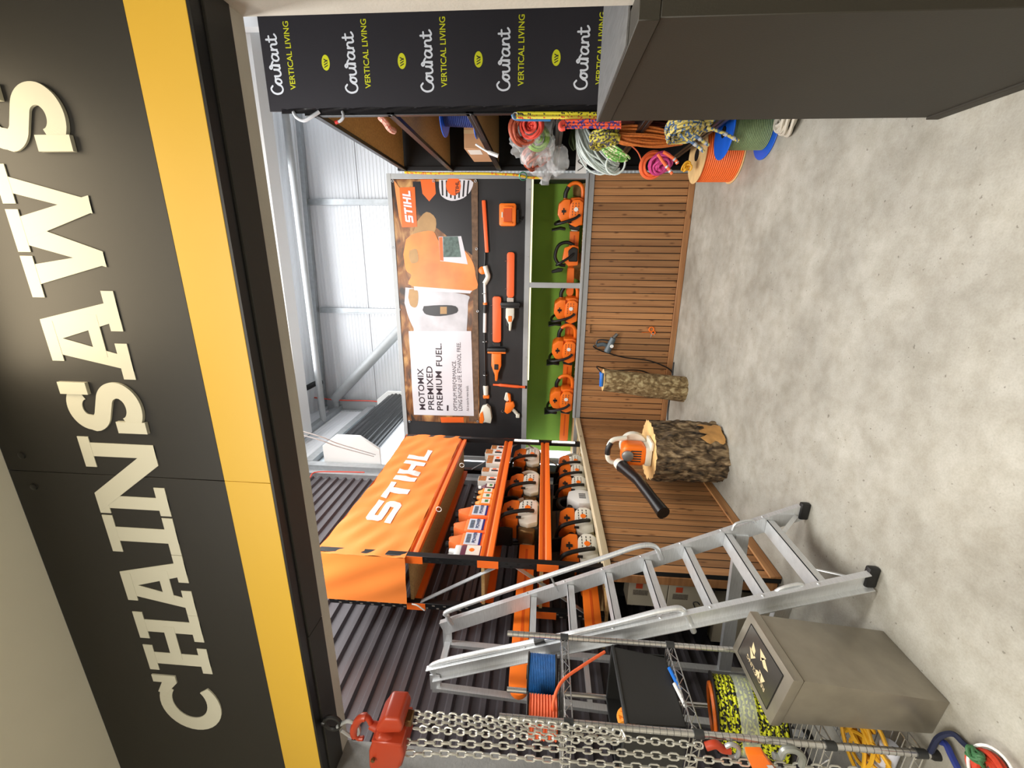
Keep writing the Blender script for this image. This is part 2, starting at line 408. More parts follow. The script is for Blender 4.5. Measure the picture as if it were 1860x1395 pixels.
st = thing('wind_brace', 'round grey diagonal brace tube in front of the white back wall', 'brace', (f_.x, 6.9, f_.z))
part('tube', b, GREYP, st, smooth=True)
part('end_plate', MB().cbox(f_ + Vector((-0.09, 0, 0.02)), (0.16, 0.03, 0.16)), GREYP, st)
b = MB(); p = [ony(542, 707, 6.5), ony(556, 705, 6.45), ony(572, 697, 6.5), ony(584, 694, 6.6)]
b.tube(bez(p, 5), 0.045, 10)
steel('drain_elbow', 'short black plastic pipe elbow under the roof', 'pipe', b, BLACK, smooth=True)
# corner column, rails and sheet above the roller door
cx = onx(620, 742, WL + 0.05)
b = MB().box((WL, 6.98, 0), (WL + 0.16, 7.10, 5.5)); b.box((WL, 6.90, 0), (WL + 0.02, 7.18, 5.5))
steel('corner_column', 'grey steel column in the back corner beside the roller door', 'column', b, GREYP)
r0, r1 = onx(566, 833, WL + 0.1), onx(671, 738, WL + 0.1)
zr = (r0.z + r1.z) / 2
b = MB().box((WL - 0.02, 4.83, zr - 0.06), (WL + 0.1, 6.98, zr + 0.05)); steel('door_header_rail', 'long grey rail over the black roller door', 'rail', b, GALV)
b = MB().box((WL + 0.004, 4.83, zr + 0.55), (WL + 0.09, 6.98, zr + 0.64)); steel('wall_girt', 'grey girt across the white panel high over the roller door', 'girt', b, GALV)
FASC = mat('pale_blue_sheet', (205, 218, 226), 0.35)
b = MB().box((WL + 0.004, 4.96, zr - 0.62), (WL + 0.02, 6.78, zr - 0.065)); steel('door_fascia', 'pale blue sheet between header rail and black roller door', 'fascia', b, FASC)
# roller door
rA = ony(648, 822, 4.95); rB = ony(712, 742, 6.75)
rx = (rA.x + rB.x) / 2; rz_ = (rA.z + rB.z) / 2
rd = thing('roller_door', 'rolled up black ribbed door between two white end plates', 'roller door', (rx, 5.85, 0))
nf = 22; prof = []
for i in range(nf * 4):
    t = 2 * math.pi * i / (nf * 4); rr = 0.25 if i % 4 in (0, 1) else 0.235; prof.append((rr * math.cos(t), rr * math.sin(t)))
part('curtain_roll', MB().prism(prof, (rx, 4.95, rz_), X, Z, (0, 1.85, 0)), mat('black_gloss_steel', (26, 27, 30), 0.25, 0.3), rd, smooth=True)
for yy in (4.90, 6.80):
    b = MB().prism([(-0.30, -0.42), (0.1, -0.42), (0.28, -0.16), (0.28, 0.16), (0.12, 0.36), (-0.30, 0.36)], (rx, yy, rz_), X, Z, (0, 0.045, 0))
    part('end_plate', b, WHITE, rd, bevel=0.004)
part('guide_rail', MB().box((rx - 0.3, 4.84, 0), (rx - 0.2, 4.90, rz_ - 0.3)), WHITE, rd)
part('guide_rail', MB().box((rx - 0.3, 6.85, 0), (rx - 0.2, 6.91, rz_ - 0.3)), WHITE, rd)
# thin cables
cab = mat('white_cable', (225, 225, 225), 0.5); redc = mat('red_cable', (205, 70, 50), 0.5)
for k, (q0, q1) in enumerate((((548, 783), (682, 826)), ((548, 790), (679, 829)))):
    solo('hanging_wire', MB().tube(bez([Vector((ony(*q0, 4.0).x + 0.5, 3.7, 5.45 + (2.9 - ony(*q0, 4.0).x - 0.5) * 0.0379)), ony(*q0, 4.0), ony((q0[0] + q1[0]) / 2, (q0[1] + q1[1]) / 2 + 1.5, 4.4), ony(*q1, 4.8)], 5), 0.006, 6), cab,
         'thin white wire across the roller door, %s of the two' % ('upper' if k == 0 else 'lower'), 'wire', group='wires by the roller door')
pts = [ony(563, 721, 6.87), ony(585, 724, 6.87), ony(620, 727, 6.87), ony(668, 728, 6.87), ony(690, 730, 6.87)]
solo('red_cable', MB().tube(bez(pts, 4), 0.012, 6), redc, 'red cable clipped along the corner of the back wall', 'cable')
pts = [onx(563, 868, WL + 0.1), onx(572, 858, WL + 0.1), onx(610, 857, WL + 0.1), onx(662, 858, WL + 0.1)]
solo('red_cable', MB().tube(bez(pts, 4), 0.008, 6), redc, 'red cable clipped inside the steel door jamb channel', 'cable')

# ================================================================== SIGN OVER THE OPENING
LETTER = mat('sign_letter_grey', (200, 198, 182), 0.5)
YEL = mat('sign_yellow', (206, 166, 54), 0.45)
sg = thing('shop_sign', 'black board with pale capital letters and a yellow band over the opening', 'sign', (-0.7, 1.21, 2.505))
part('board', MB().box((-4.8, 1.2, 2.67), (-0.7465, 1.22, 3.479)), SIGNB, sg, bevel=0.001)
part('board', MB().box((-0.7445, 1.2, 2.67), (4.8, 1.22, 3.479)), SIGNB, sg, bevel=0.001)
part('yellow_band', MB().box((-4.8, 1.199, 2.505), (-0.7462, 1.22, 2.6695)), YEL, sg, bevel=0.001)
part('yellow_band', MB().box((-0.7448, 1.199, 2.505), (4.8, 1.22, 2.6695)), YEL, sg, bevel=0.001)
for q in ((40, 827), (62, 884)):
    p = ony(*q, 1.2); part('screw', MB().lathe([(0.013, 0), (0.012, 0.004), (0.006, 0.006)], p, -Y, 14), BLACK, sg, smooth=True)
SB, SH = 0.16, 0.14   # stem width share, serif height share
def arc(cx, cy, rx_, ry_, a0, a1, n=14):
    return [(cx + rx_ * math.cos(math.radians(a0 + (a1 - a0) * k / n)), cy + ry_ * math.sin(math.radians(a0 + (a1 - a0) * k / n))) for k in range(n + 1)]
def ribbon(path, w):
    """a stroke as quads, in letter units"""
    P = [Vector((*p, 0)) for p in path]; L_, R_ = [], []
    for i in range(len(P)):
        t = (P[min(i + 1, len(P) - 1)] - P[max(i - 1, 0)]).normalized(); nn = Vector((-t.y, t.x, 0)); ww = w[i] if isinstance(w, list) else w
        L_.append(P[i] + nn * ww / 2); R_.append(P[i] - nn * ww / 2)
    return [[(a.x, a.y) for a in (R_[i], R_[i + 1], L_[i + 1], L_[i])] for i in range(len(P) - 1)]
def R4(x0, y0, x1, y1): return [(x0, y0), (x1, y0), (x1, y1), (x0, y1)]
def glyph(ch, w):
    """slab serif capitals on a unit height, width w (in units of height)"""
    s, h = 0.22, 0.15
    if ch == 'I': return [R4(w / 2 - s / 2, 0, w / 2 + s / 2, 1), R4(0, 0, w, h), R4(0, 1 - h, w, 1)]
    if ch == 'H':
        a = 0.44 * w
        return [R4(a / 2 - s / 2, 0, a / 2 + s / 2, 1), R4(w - a / 2 - s / 2, 0, w - a / 2 + s / 2, 1), R4(0, 0, a, h), R4(w - a, 0, w, h), R4(0, 1 - h, a, 1), R4(w - a, 1 - h, w, 1), R4(a / 2, 0.42, w - a / 2, 0.59)]
    if ch == 'N':
        return [R4(0.08, 0, 0.08 + s * 0.85, 1), R4(w - 0.08 - s * 0.85, 0, w - 0.08, 1), R4(0, 0, 0.42, h), R4(0, 1 - h, 0.3, 1), R4(w - 0.42, 1 - h, w, 1), [(0.02, 1), (0.30, 1), (w - 0.08, 0), (w - 0.36, 0)]]
    if ch == 'A':
        return [[(0.1 * w, 0), (0.1 * w + s * 0.75, 0), (w / 2 + 0.02, 1), (w / 2 - 0.2, 1)], [(0.9 * w, 0), (0.9 * w - s * 1.0, 0), (w / 2 - 0.1, 1), (w / 2 + 0.18, 1)],
                R4(0, 0, 0.42 * w, h), R4(0.56 * w, 0, w, h), R4(0.26 * w, 0.28, 0.74 * w, 0.43), R4(0.2 * w, 1 - h, 0.66 * w, 1)]
    if ch == 'W':
        return [[(0.08 * w, 1), (0.08 * w + s * 1.05, 1), (0.36 * w, 0), (0.27 * w, 0)], [(0.62 * w, 1), (0.44 * w, 1), (0.25 * w, 0), (0.37 * w, 0)][::-1],
                [(0.42 * w, 1), (0.6 * w, 1), (0.78 * w, 0), (0.66 * w, 0)], [(0.94 * w, 1), (0.94 * w - s * 0.75, 1), (0.65 * w, 0), (0.75 * w, 0)][::-1],
                R4(0, 1 - h, 0.33 * w, 1), R4(0.36 * w, 1 - h, 0.68 * w, 1), R4(0.72 * w, 1 - h, w, 1)]
    if ch == 'C':
        p = arc(0.5 * w, 0.5, 0.5 * w - 0.11, 0.39, 48, 312, 26); ws = [0.17 + 0.09 * abs(math.sin(math.pi * k / 26)) for k in range(27)]
        return ribbon(p, ws) + [R4(w - 0.14, 0.62, w, 1.0), [(w - 0.14, 0.62), (w - 0.14, 0.86), (w - 0.34, 0.97), (w - 0.4, 0.86)]]
    if ch == 'S':
        p = arc(0.5 * w, 0.72, 0.5 * w - 0.14, 0.175, 20, 180, 10) + arc(0.5 * w - 0.01, 0.72, 0.5 * w - 0.13, 0.19, 180, 250, 6)[1:]
        q = arc(0.5 * w + 0.01, 0.29, 0.5 * w - 0.12, 0.2, 70, -20, 8) + arc(0.5 * w, 0.27, 0.5 * w - 0.12, 0.17, -20, -165, 10)[1:]
        pts = [(a.x, a.y) for a in bez([(*c, 0) for c in p + q], 2)]
        return ribbon(pts, 0.2) + [R4(w - 0.17, 0.64, w - 0.02, 1.0), R4(0.02, 0, 0.17, 0.38)]
Z0, Z1 = 2.897, 3.168
for ch, x0, x1 in (('C', -1.966, -1.668), ('H', -1.642, -1.345), ('A', -1.344, -1.066), ('I', -1.064, -0.908), ('N', -0.899, -0.6), ('S', -0.583, -0.399), ('A', -0.391, -0.112), ('W', -0.135, 0.235), ('S', 0.258, 0.433)):
    hgt = Z1 - Z0; b = MB()
    for gi, pl in enumerate(glyph(ch, (x1 - x0) / hgt)):
        ar = sum(pl[i][0] * pl[(i + 1) % len(pl)][1] - pl[(i + 1) % len(pl)][0] * pl[i][1] for i in range(len(pl)))
        if ar < 0: pl = pl[::-1]
        b.prism(pl, (x0, 1.1995, Z0), X * hgt, Z * hgt, (0, -0.002 - gi * 0.00012, 0))
    part('letter', b, LETTER, sg)

# ================================================================== BENCH AND DISPLAY AT THE BACK
XR = 0.887
bb = thing('planked_bench', 'long bench with upright stained planks under the green display', 'bench', ((XL + XR) / 2, D, 0))
pm = MB().box((-0.0342, 0, 0), (0.0342, 0.0085, 1.018)).mesh('plank', PLANK, bevel=0.003)
np_ = 38; pit = (XR - XL) / np_
for i in range(np_):
    x = XR - pit * (i + 0.5)
    Mx = TM[bb].inverted() @ Matrix.Translation((x, D + random.uniform(-0.001, 0.0015), 0.066))
    link('plank', pm, bb, Mx)
part('kickboard', MB().box((XL + 0.005, D - 0.018, 0.002), (XR, D, 0.066)), WOODH, bb, bevel=0.003)
part('backing', MB().box((XL - 0.7, D + 0.0055, 0.0), (XR, D + 0.04, 1.0835)), mat('black_board', (12, 12, 12), 0.8), bb)
part('ledge_angle', MB().box((XL + 0.003, D - 0.012, 1.084), (XR, D + 0.02, 1.15)), GREYP, bb, bevel=0.002)
part('ledge_lip', MB().box((XL + 0.003, D - 0.03, 1.15), (XR, D + 0.02, 1.178)), GREYP, bb, bevel=0.002)
part('bench_top', MB().box((WL + 0.03, D + 0.041, 1.10), (XR, D + 0.50, 1.15)), CHIPB, bb)
part('ledge_return', MB().box((WL + 0.03, D + 0.002, 1.084), (XL, D + 0.04, 1.15)), GREYP, bb)
# display frame
TURF = mat('green_turf', (128, 172, 66), 0.95, var=0.25, vscale=220, bump=0.6, bscale=260)
BOARD = mat('black_display_board', (34, 34, 37), 0.55, var=0.08, vscale=6)
df = thing('display_frame', 'grey framed display with black board above a green turf recess', 'display', ((XL + XR) / 2, D + 0.2, 1.15))
XD = -2.66
part('top_rail', MB().box((XD, D - 0.012, 3.372), (XR, D + 0.05, 3.424)), GREYP, df, bevel=0.002)
part('right_post', MB().box((0.831, D - 0.011, 1.178), (XR, D + 0.05, 3.372)), GREYP, df, bevel=0.002)
part('left_post', MB().box((XD, D - 0.011, 1.178), (XD + 0.06, D + 0.05, 3.372)), GREYP, df, bevel=0.002)
part('middle_rail', MB().box((XD + 0.06, D - 0.011, 1.774), (0.831, D + 0.05, 1.837)), GREYP, df, bevel=0.002)
part('middle_post', MB().box((-0.35, D - 0.011, 1.178), (-0.289, D + 0.05, 1.774)), GREYP, df, bevel=0.002)
part('black_board', MB().box((XD + 0.06, D + 0.005, 1.837), (0.831, D + 0.03, 3.372)), BOARD, df)
part('turf_panel', MB().box((XD, D + 0.40, 1.15), (XR, D + 0.42, 1.86)), TURF, df)
part('side_cheek', MB().box((0.84, D + 0.05, 1.15), (0.86, D + 0.40, 1.80)), mat('dark_green_felt', (36, 54, 26), 0.9), df)
part('soffit', MB().box((XD, D + 0.05, 1.80), (XR, D + 0.40, 1.83)), BOARD, df)
for x in (0.72, 0.0, -0.62, -1.2, -1.75): part('bolt', MB().lathe([(0.008, 0), (0.007, 0.004)], (x, D - 0.011, 1.80), -Y, 10), GALV, df)
STRIP = mat('pale_edge_strip', (250, 240, 190), 0.5, emit=1.2)
part('light_strip', MB().box((-1.5, D - 0.002, 1.755), (0.825, D + 0.02, 1.772)), STRIP, df)
# wood chips on the bench shelf: nobody could count them
def chips(name, label, x0, x1, y0, y1, z, n, seed, cols):
    r = random.Random(seed); b = MB()
    for i in range(n):
        c = Vector((r.uniform(x0, x1), r.uniform(y0, y1), z + r.uniform(0.002, 0.014))); a = r.uniform(0, 6.28); t = r.uniform(-0.6, 0.6); l = r.uniform(0.006, 0.016); w = l * 0.6
        u = Vector((math.cos(a), math.sin(a), t)) * l; v = Vector((-math.sin(a), math.cos(a), r.uniform(-.5, .5))) * w
        b.add([c - u - v, c + u - v, c + u + v, c - u + v], [(0, 1, 2, 3)])
    return solo(name, b, cols, label, 'wood chips', kind='stuff')
CHIP = mat('wood_chip', (214, 184, 120), 0.8, var=0.4, vscale=40)
chips('wood_chips', 'pale wood chips strewn along the shelf under the turf panel', XL + 0.02, 0.82, D + 0.01, D + 0.30, 1.15, 2600, 3, CHIP)

# ================================================================== PRINTED BANNER
BY = D - 0.004
def bn(x, z, d=0.0): return Vector((x, BY - 0.004 - d - 0.006 * math.sin(x * 9.0 + z * 6) * math.sin(z * 3.1 + 1) * (0.4 + 0.6 * max(0, min(1, (0.2 - x)))), z))
bx0, bx1, bz0, bz1 = -2.115, 0.828, 2.395, 3.368
BANBG = bpy.data.materials.new('banner_photo_print'); BANBG.use_nodes = True
nt = BANBG.node_tree; N = nt.nodes; L = nt.links
tc = N.new('ShaderNodeTexCoord'); n1 = N.new('ShaderNodeTexNoise'); n1.inputs['Scale'].default_value = 3.2; n1.inputs['Detail'].default_value = 5; n1.inputs['Distortion'].default_value = 0.8
mp = N.new('ShaderNodeMapping'); mp.inputs['Scale'].default_value = (1, 1, 2.2); L.new(tc.outputs['Object'], mp.inputs[0]); L.new(mp.outputs[0], n1.inputs['Vector'])
rp = N.new('ShaderNodeValToRGB'); el = rp.color_ramp.elements; el[0].position = 0.34; el[1].position = 0.68
el[0].color = (*lin((46, 34, 28)), 1); el[1].color = (*lin((196, 152, 96)), 1)
e2 = el.new(0.5); e2.color = (*lin((132, 84, 46)), 1)
L.new(n1.outputs['Fac'], rp.inputs[0]); L.new(rp.outputs[0], N['Principled BSDF'].inputs['Base Color']); N['Principled BSDF'].inputs['Roughness'].default_value = 0.4
ban = thing('printed_banner', 'wide printed fuel banner with orange jug and white text panel', 'banner', ((bx0 + bx1) / 2, BY, bz0))
part('cloth', MB().grid(90, 26, lambda u, v: bn(bx0 + (bx1 - bx0) * u, bz0 + (bz1 - bz0) * v)), BANBG, ban, smooth=True)
_lay = [0.0]
def patch(name, pts, M, d, sub=0.12):
    """printed shape that follows the cloth: outline in (x,z)"""
    me = bpy.data.meshes.new('t'); bm = bmesh.new(); vs = [bm.verts.new((p[0], 0, p[1])) for p in pts]; bm.faces.new(vs)
    bmesh.ops.triangulate(bm, faces=bm.faces[:])
    for _ in range(5):
        lg = [e for e in bm.edges if e.calc_length() > sub]
        if not lg: break
        bmesh.ops.subdivide_edges(bm, edges=lg, cuts=1); bmesh.ops.triangulate(bm, faces=bm.faces[:])
    b = MB(); idx = {v: i for i, v in enumerate(bm.verts)}
    b.add([bn(v.co.x, v.co.z, d) for v in bm.verts], [tuple(idx[v] for v in f.verts) for f in bm.faces]); bm.free(); bpy.data.meshes.remove(me)
    for i, f in enumerate(b.f):
        a, c, e = (b.v[j] for j in f[:3])
        if (c - a).cross(e - a).y > 0: b.f[i] = f[::-1]
    return part(name, b, M, ban, smooth=True)
def bq(px, py):
    p = ony(px, py, D); return (p.x, p.z)
def curve2(pts, n=5): return [(a.x, a.y) for a in bez([(p[0], p[1], 0) for p in pts], n)]
def bprint(name, txt, q, size, M, bold=0.0, end=None, d=0.003):
    O = bq(*q); b = MB().text(txt, (O[0], 0, O[1]), X, Z, size, bold)
    if end:
        w = max(v.x for v in b.v) - O[0]; k = (bq(q[0], end)[0] - O[0]) / w; b.v = [Vector((O[0] + (v.x - O[0]) * k, 0, v.z)) for v in b.v]
    b.v = [bn(v.x, v.z, d) for v in b.v]; return part(name, b, M, ban)
P_OR = mat('print_orange', (238, 104, 38), 0.4); P_ORL = mat('print_orange_light', (236, 138, 66), 0.4, var=0.3, vscale=3); P_WH = mat('print_white', (216, 214, 221), 0.4)
P_DK = mat('print_dark', (30, 28, 32), 0.4); P_TAN = mat('print_tan', (176, 138, 90), 0.45, var=0.15, vscale=7); P_GR = mat('print_grey', (150, 146, 140), 0.45)
P_JUG = mat('print_jug_white', (198, 196, 202), 0.4, var=0.25, vscale=4)
# dark saw body on the right of the print
patch('print_dark_area', [bq(*q) for q in ((750, 330), (866, 330), (866, 470), (840, 450), (800, 395), (762, 390), (752, 360))], P_DK, 0.001)
patch('print_saw_housing', [bq(*q) for q in ((764, 326), (790, 326), (792, 352), (780, 366), (768, 352))], P_OR, 0.002)
patch('print_grille', curve2([bq(*q) for q in ((798, 327), (855, 327), (856, 345), (842, 360), (820, 365), (802, 356), (798, 340))], 3), P_WH, 0.002)
for k in range(7):
    q0, q1 = bq(802 + k * 8, 328), bq(803 + k * 7.4, 362 - abs(k - 3) * 2.2)
    patch('print_grille_slot', [(q0[0], q0[1]), (q0[0], q0[1] - 0.018), (q1[0], q1[1] - 0.018), (q1[0], q1[1])], P_DK, 0.0026)
c = bq(824, 338); patch('print_emblem', [(c[0] + 0.1 * math.cos(t * 0.3927), c[1] + 0.085 * math.sin(t * 0.3927)) for t in range(16)], P_OR, 0.003)
bprint('print_emblem_text', 'STIHL', (834, 354), 0.055, P_DK, 0.001, d=0.0045)
patch('print_ground', [bq(*q) for q in ((856, 330), (868, 330), (869, 765), (852, 765), (860, 560), (858, 470))], mat('print_bark', (110, 84, 62), 0.6, var=0.4, vscale=18), 0.0012)
patch('print_log_end', curve2([bq(*q) for q in ((758, 402), (775, 385), (792, 398), (788, 425), (765, 432), (750, 425))], 3), P_TAN, 0.002)
# orange jug
jug = curve2([bq(*q) for q in ((738, 435), (752, 425), (786, 420), (800, 440), (832, 446), (856, 470), (864, 500), (858, 528), (750, 520), (748, 500), (738, 490), (733, 462))], 4)
patch('print_jug', jug, P_ORL, 0.003); 
patch('print_jug_handle_hole', curve2([bq(*q) for q in ((744, 455), (756, 452), (760, 462), (760, 475), (748, 478), (743, 466))], 3), P_TAN, 0.004)
patch('print_jug_label', [bq(*q) for q in ((797, 430), (838, 429), (850, 480), (800, 474))], P_WH, 0.004)
patch('print_jug_label_photo', [bq(*q) for q in ((805, 430), (832, 429.5), (838, 467), (806, 467))], mat('print_teal', (92, 112, 106), 0.5, var=0.5, vscale=25), 0.005)
patch('print_jug_label_band', [bq(*q) for q in ((797.5, 431), (804, 430.5), (806, 474), (800, 473))], P_OR, 0.005)
patch('print_jug_stripe', [bq(*q) for q in ((752, 520), (858, 528), (854, 533), (753, 527))], P_WH, 0.004)
# white jug and combination can
jug = curve2([bq(*q) for q in ((737, 522), (752, 524), (845, 535), (850, 552), (848, 600), (846, 605), (760, 605), (752, 596), (742, 575), (735, 550))], 4)
patch('print_white_jug', jug, P_JUG, 0.002)
patch('print_white_jug_hole', curve2([bq(*q) for q in ((744, 525), (758, 526), (760, 545), (756, 558), (746, 555), (742, 540))], 3), P_TAN, 0.003)
patch('print_tool_silhouette', curve2([bq(*q) for q in ((770, 556), (800, 554), (828, 556), (830, 568), (800, 574), (775, 571), (768, 563))], 3), P_DK, 0.003)
patch('print_tool_silhouette', [bq(*q) for q in ((800, 557), (812, 557), (812, 570), (800, 570))], P_TAN, 0.004)
# orange tag with letters
tg = [bq(*q) for q in ((726, 341), (754, 340), (758, 412), (731, 413))]
patch('print_tag', tg, P_OR, 0.004)
patch('print_tag_fold', [tg[0], tg[3], ((tg[0][0] * 0.4 + tg[3][0] * 0.6) - 0.05, tg[3][1] + 0.03), (tg[0][0] + 0.08, tg[0][1] + 0.06)], mat('print_orange_pale', (226, 140, 80), 0.4), 0.0035)
# heavy oblique block letters used on the tag and on the canopy
def block_letters(txt='STIHL', sl=0.0):
    """polygons of wide block capitals, unit height"""
    out = []; x = 0.0
    for ch in txt:
        if ch == 'S':
            t = 0.24; w = 1.15
            out += [[(x + 0.1, 1), (x + w, 1), (x + w, 1 - t), (x + 0.1, 1 - t)][::-1], [(x, 0.9), (x + 0.1, 1), (x + 0.3, 1), (x + 0.3, 0.38), (x + 0.1, 0.38), (x, 0.48)][::-1],
                    R4(x + 0.1, 0.38, x + w - 0.1, 0.38 + t), [(x + w - 0.3, 0.62), (x + w - 0.1, 0.62), (x + w, 0.52), (x + w, 0.1), (x + w - 0.1, 0), (x + w - 0.3, 0)][::-1], R4(x, 0, x + w - 0.1, t)]
        elif ch == 'T': w = 1.05; out += [R4(x, 0.76, x + w, 1), R4(x + w / 2 - 0.16, 0, x + w / 2 + 0.16, 0.78)]
        elif ch == 'I': w = 0.32; out += [R4(x, 0, x + w, 1)]
        elif ch == 'H': w = 1.1; out += [R4(x, 0, x + 0.32, 1), R4(x + w - 0.32, 0, x + w, 1), R4(x + 0.3, 0.38, x + w - 0.3, 0.62)]
        elif ch == 'L': w = 0.95; out += [R4(x, 0, x + 0.32, 1), R4(x + 0.3, 0, x + w, 0.24)]
        x += w + 0.16
    return [[(p[0] + sl * p[1], p[1]) for p in q] for q in out], x - 0.16
pl, wt = block_letters(sl=0.2)
O = bq(752, 405); E_ = bq(749, 345); k = (E_[0] - O[0]) / (wt + 0.2)
b = MB()
for i, q in enumerate(pl): b.add([bn(O[0] + p[0] * k, O[1] + p[1] * k * 1.45 + p[0] * k * 0.06, 0.0062 + i * 0.0001) for p in q], [tuple(range(len(q)))])
part('print_tag_letters', b, P_WH, ban)
# white text panel
patch('print_text_panel', [bq(*q) for q in ((743, 601), (856, 601), (861, 755), (752, 753))], P_WH, 0.004)
INK = mat('print_ink', (38, 22, 34), 0.5)
for txt, q, en in (('MOTOMIX', (773, 745), 669), ('PREMIXED', (789, 745), 665), ('PREMIUM', (805, 746), 674), ('FUEL.', (803.6, 666), 623.5)):
    bprint('print_headline', txt, q, 0.112, INK, 0.0012, end=en, d=0.0055)
patch('print_rule', [bq(*q) for q in ((812, 745.5), (815, 745.5), (815, 735.5), (812, 735.5))], INK, 0.0055)
for txt, q, sz, en in (('OPTIMUM PERFORMANCE.', (831, 746), 0.072, 655), ('LONG ENGINE LIFE. ETHANOL FREE.', (840, 746), 0.072, 621.5), ('Ask in-store for more details.', (852, 746), 0.05, 700)):
    bprint('print_line', txt, q, sz, INK, 0.0, end=en, d=0.0055)
patch('print_can_strip', [bq(*q) for q in ((800, 757), (842, 757), (843, 767), (802, 767))], P_OR, 0.003)
for q in ((714, 329), (714, 450), (726, 562), (744, 765), (864, 329), (866, 452), (868, 565), (868, 765), (788, 329)):
    c = bq(*q); part('eyelet', MB().torus(bn(c[0], c[1], 0.005), 0.012, 0.004, Y, 12, 6), GALV, ban, smooth=True)

# ================================================================== BENCH AND RACK ON THE LEFT
Y0, Y1 = 2.36, D - 0.02
lb = thing('planked_side_bench', 'side bench with pale timber edge and upright planks below the left rack', 'bench', (XL, (Y0 + Y1) / 2, 0))
pm2 = MB().box((-0.0075, -0.0338, 0), (0, 0.0338, 1.035)).mesh('plank', PLANK, bevel=0.0015)
n2 = 36; pit2 = (Y1 - Y0) / n2
for i in range(n2):
    y = Y0 + pit2 * (i + 0.5)
    link('plank', pm2, lb, TM[lb].inverted() @ Matrix.Translation((XL + random.uniform(-0.0003, 0.0006), y, 0.05)))
part('kickboard', MB().box((XL, Y0, 0.002), (XL + 0.018, Y1 - 0.02, 0.075)), WOODY, lb, bevel=0.003)
part('timber_edge', MB().box((XL - 0.06, Y0 - 0.02, 1.092), (XL + 0.02, Y1 - 0.04, 1.142)), WOODRAW, lb, bevel=0.003)
part('bench_top', MB().box((WL + 0.06, Y0 - 0.01, 1.085), (XL - 0.062, Y1, 1.105)), CHIPB, lb)
part('end_post', MB().box((XL - 0.10, Y0 - 0.004, 0.02), (XL - 0.036, Y0 + 0.05, 1.08)), WOODH, lb, bevel=0.003)
part('end_panel', MB().box((XL - 0.36, Y0 + 0.16, 0.0), (XL - 0.1, Y0 + 0.18, 1.08)), mat('black_board', (12, 12, 12), 0.8), lb)
part('backing', MB().box((XL - 0.0335, Y0 + 0.001, 0.0), (XL - 0.002, D + 0.023, 1.084)), MATS['black_board'], lb)

rk = thing('pallet_rack', 'black and orange steel rack standing over the left side bench', 'rack', (-2.2, 3.34, 0))
RX0, RX1 = -2.43, -2.03     # rear and front uprights
UYs = (2.36, 4.33)
SLOT = mat('slot_dark', (4, 4, 4), 0.9)
up = MB(); up.prism([(0, 0), (0.05, 0), (0.05, 0.045), (0.042, 0.045), (0.042, 0.008), (0.008, 0.008), (0.008, 0.045), (0, 0.045)], (0, 0, 0), X, Y, (0, 0, 1.98))
for x in (RX0, RX1):
    for y in UYs:
        u_ = link('upright', up.mesh('upright', BLACKM, bevel=0.0015) if (x, y) == (RX0, UYs[0]) else rk.children[0].data, rk, TM[rk].inverted() @ Matrix.Translation((x, y, 1.142 if x == RX1 else 1.106)))
        if y == UYs[0]:
            b = MB()
            for k in range(24):
                zz = 0.05 + k * 0.08
                for dx in (0.012, 0.034): b.box((dx - 0.005, -0.0012, zz + (0.03 if dx > 0.02 else 0)), (dx + 0.005, 0.0002, zz + 0.02 + (0.03 if dx > 0.02 else 0)))
            part('slot_row', b, mat('slot_light', (120, 112, 104), 0.6) if x == RX0 else SLOT, u_, local=True, kind='stuff')
def orange_beam(x, z0, z1, face):
    b = MB(); h = z1 - z0
    b.prism([(0, 0), (0.04, 0), (0.04, h * 0.42), (0.028, h * 0.5), (0.028, h * 0.62), (0.04, h * 0.7), (0.04, h), (0, h)], (x - 0.02 * face, UYs[0] + 0.05, z0), X * face, Z, (0, UYs[1] - UYs[0] - 0.055, 0))
    return b
for z0, z1 in ((2.42, 2.50), (1.895, 1.985), (1.487, 1.578)):
    for x, f in ((RX1 + 0.02, 1), (RX0 + 0.02, -1)):
        bo = part('shelf_beam', orange_beam(x, z0, z1, f), ORANGE_SHELF, rk, bevel=0.002)
        for y in (UYs[0] - 0.004, UYs[1] + 0.045):
            b = MB().box((x - 0.028, y, z0 - 0.045), (x + 0.028, y + 0.004, z1 + 0.01)); part('bracket', b, ORANGE_SHELF, bo)
    part('shelf_board', MB().box((RX0 + 0.03, UYs[0] + 0.03, z1 - 0.035), (RX1 + 0.005, UYs[1] + 0.03, z1 - 0.012)), CHIPB, rk)
def brace(p0, p1): part('brace', MB().beam(p0, p1, 0.006, 0.032, up=Y), GALV, rk)
brace((RX0 + 0.03, UYs[0] + 0.02, 2.44), (RX1 + 0.03, UYs[0] + 0.02, 1.80)); brace((RX1 + 0.03, UYs[0] + 0.025, 1.78), (RX0 + 0.03, UYs[0] + 0.025, 1.22))
brace((RX0 + 0.03, UYs[1] + 0.02, 2.40), (RX1 + 0.03, UYs[1] + 0.02, 1.80)); brace((RX1 + 0.03, UYs[1] + 0.025, 1.78), (RX0 + 0.03, UYs[1] + 0.025, 1.22))
part('back_board', MB().box((RX0 + 0.035, UYs[1] + 0.06, 1.15), (RX1 + 0.03, UYs[1] + 0.065, 1.152)), BLACKM, rk)

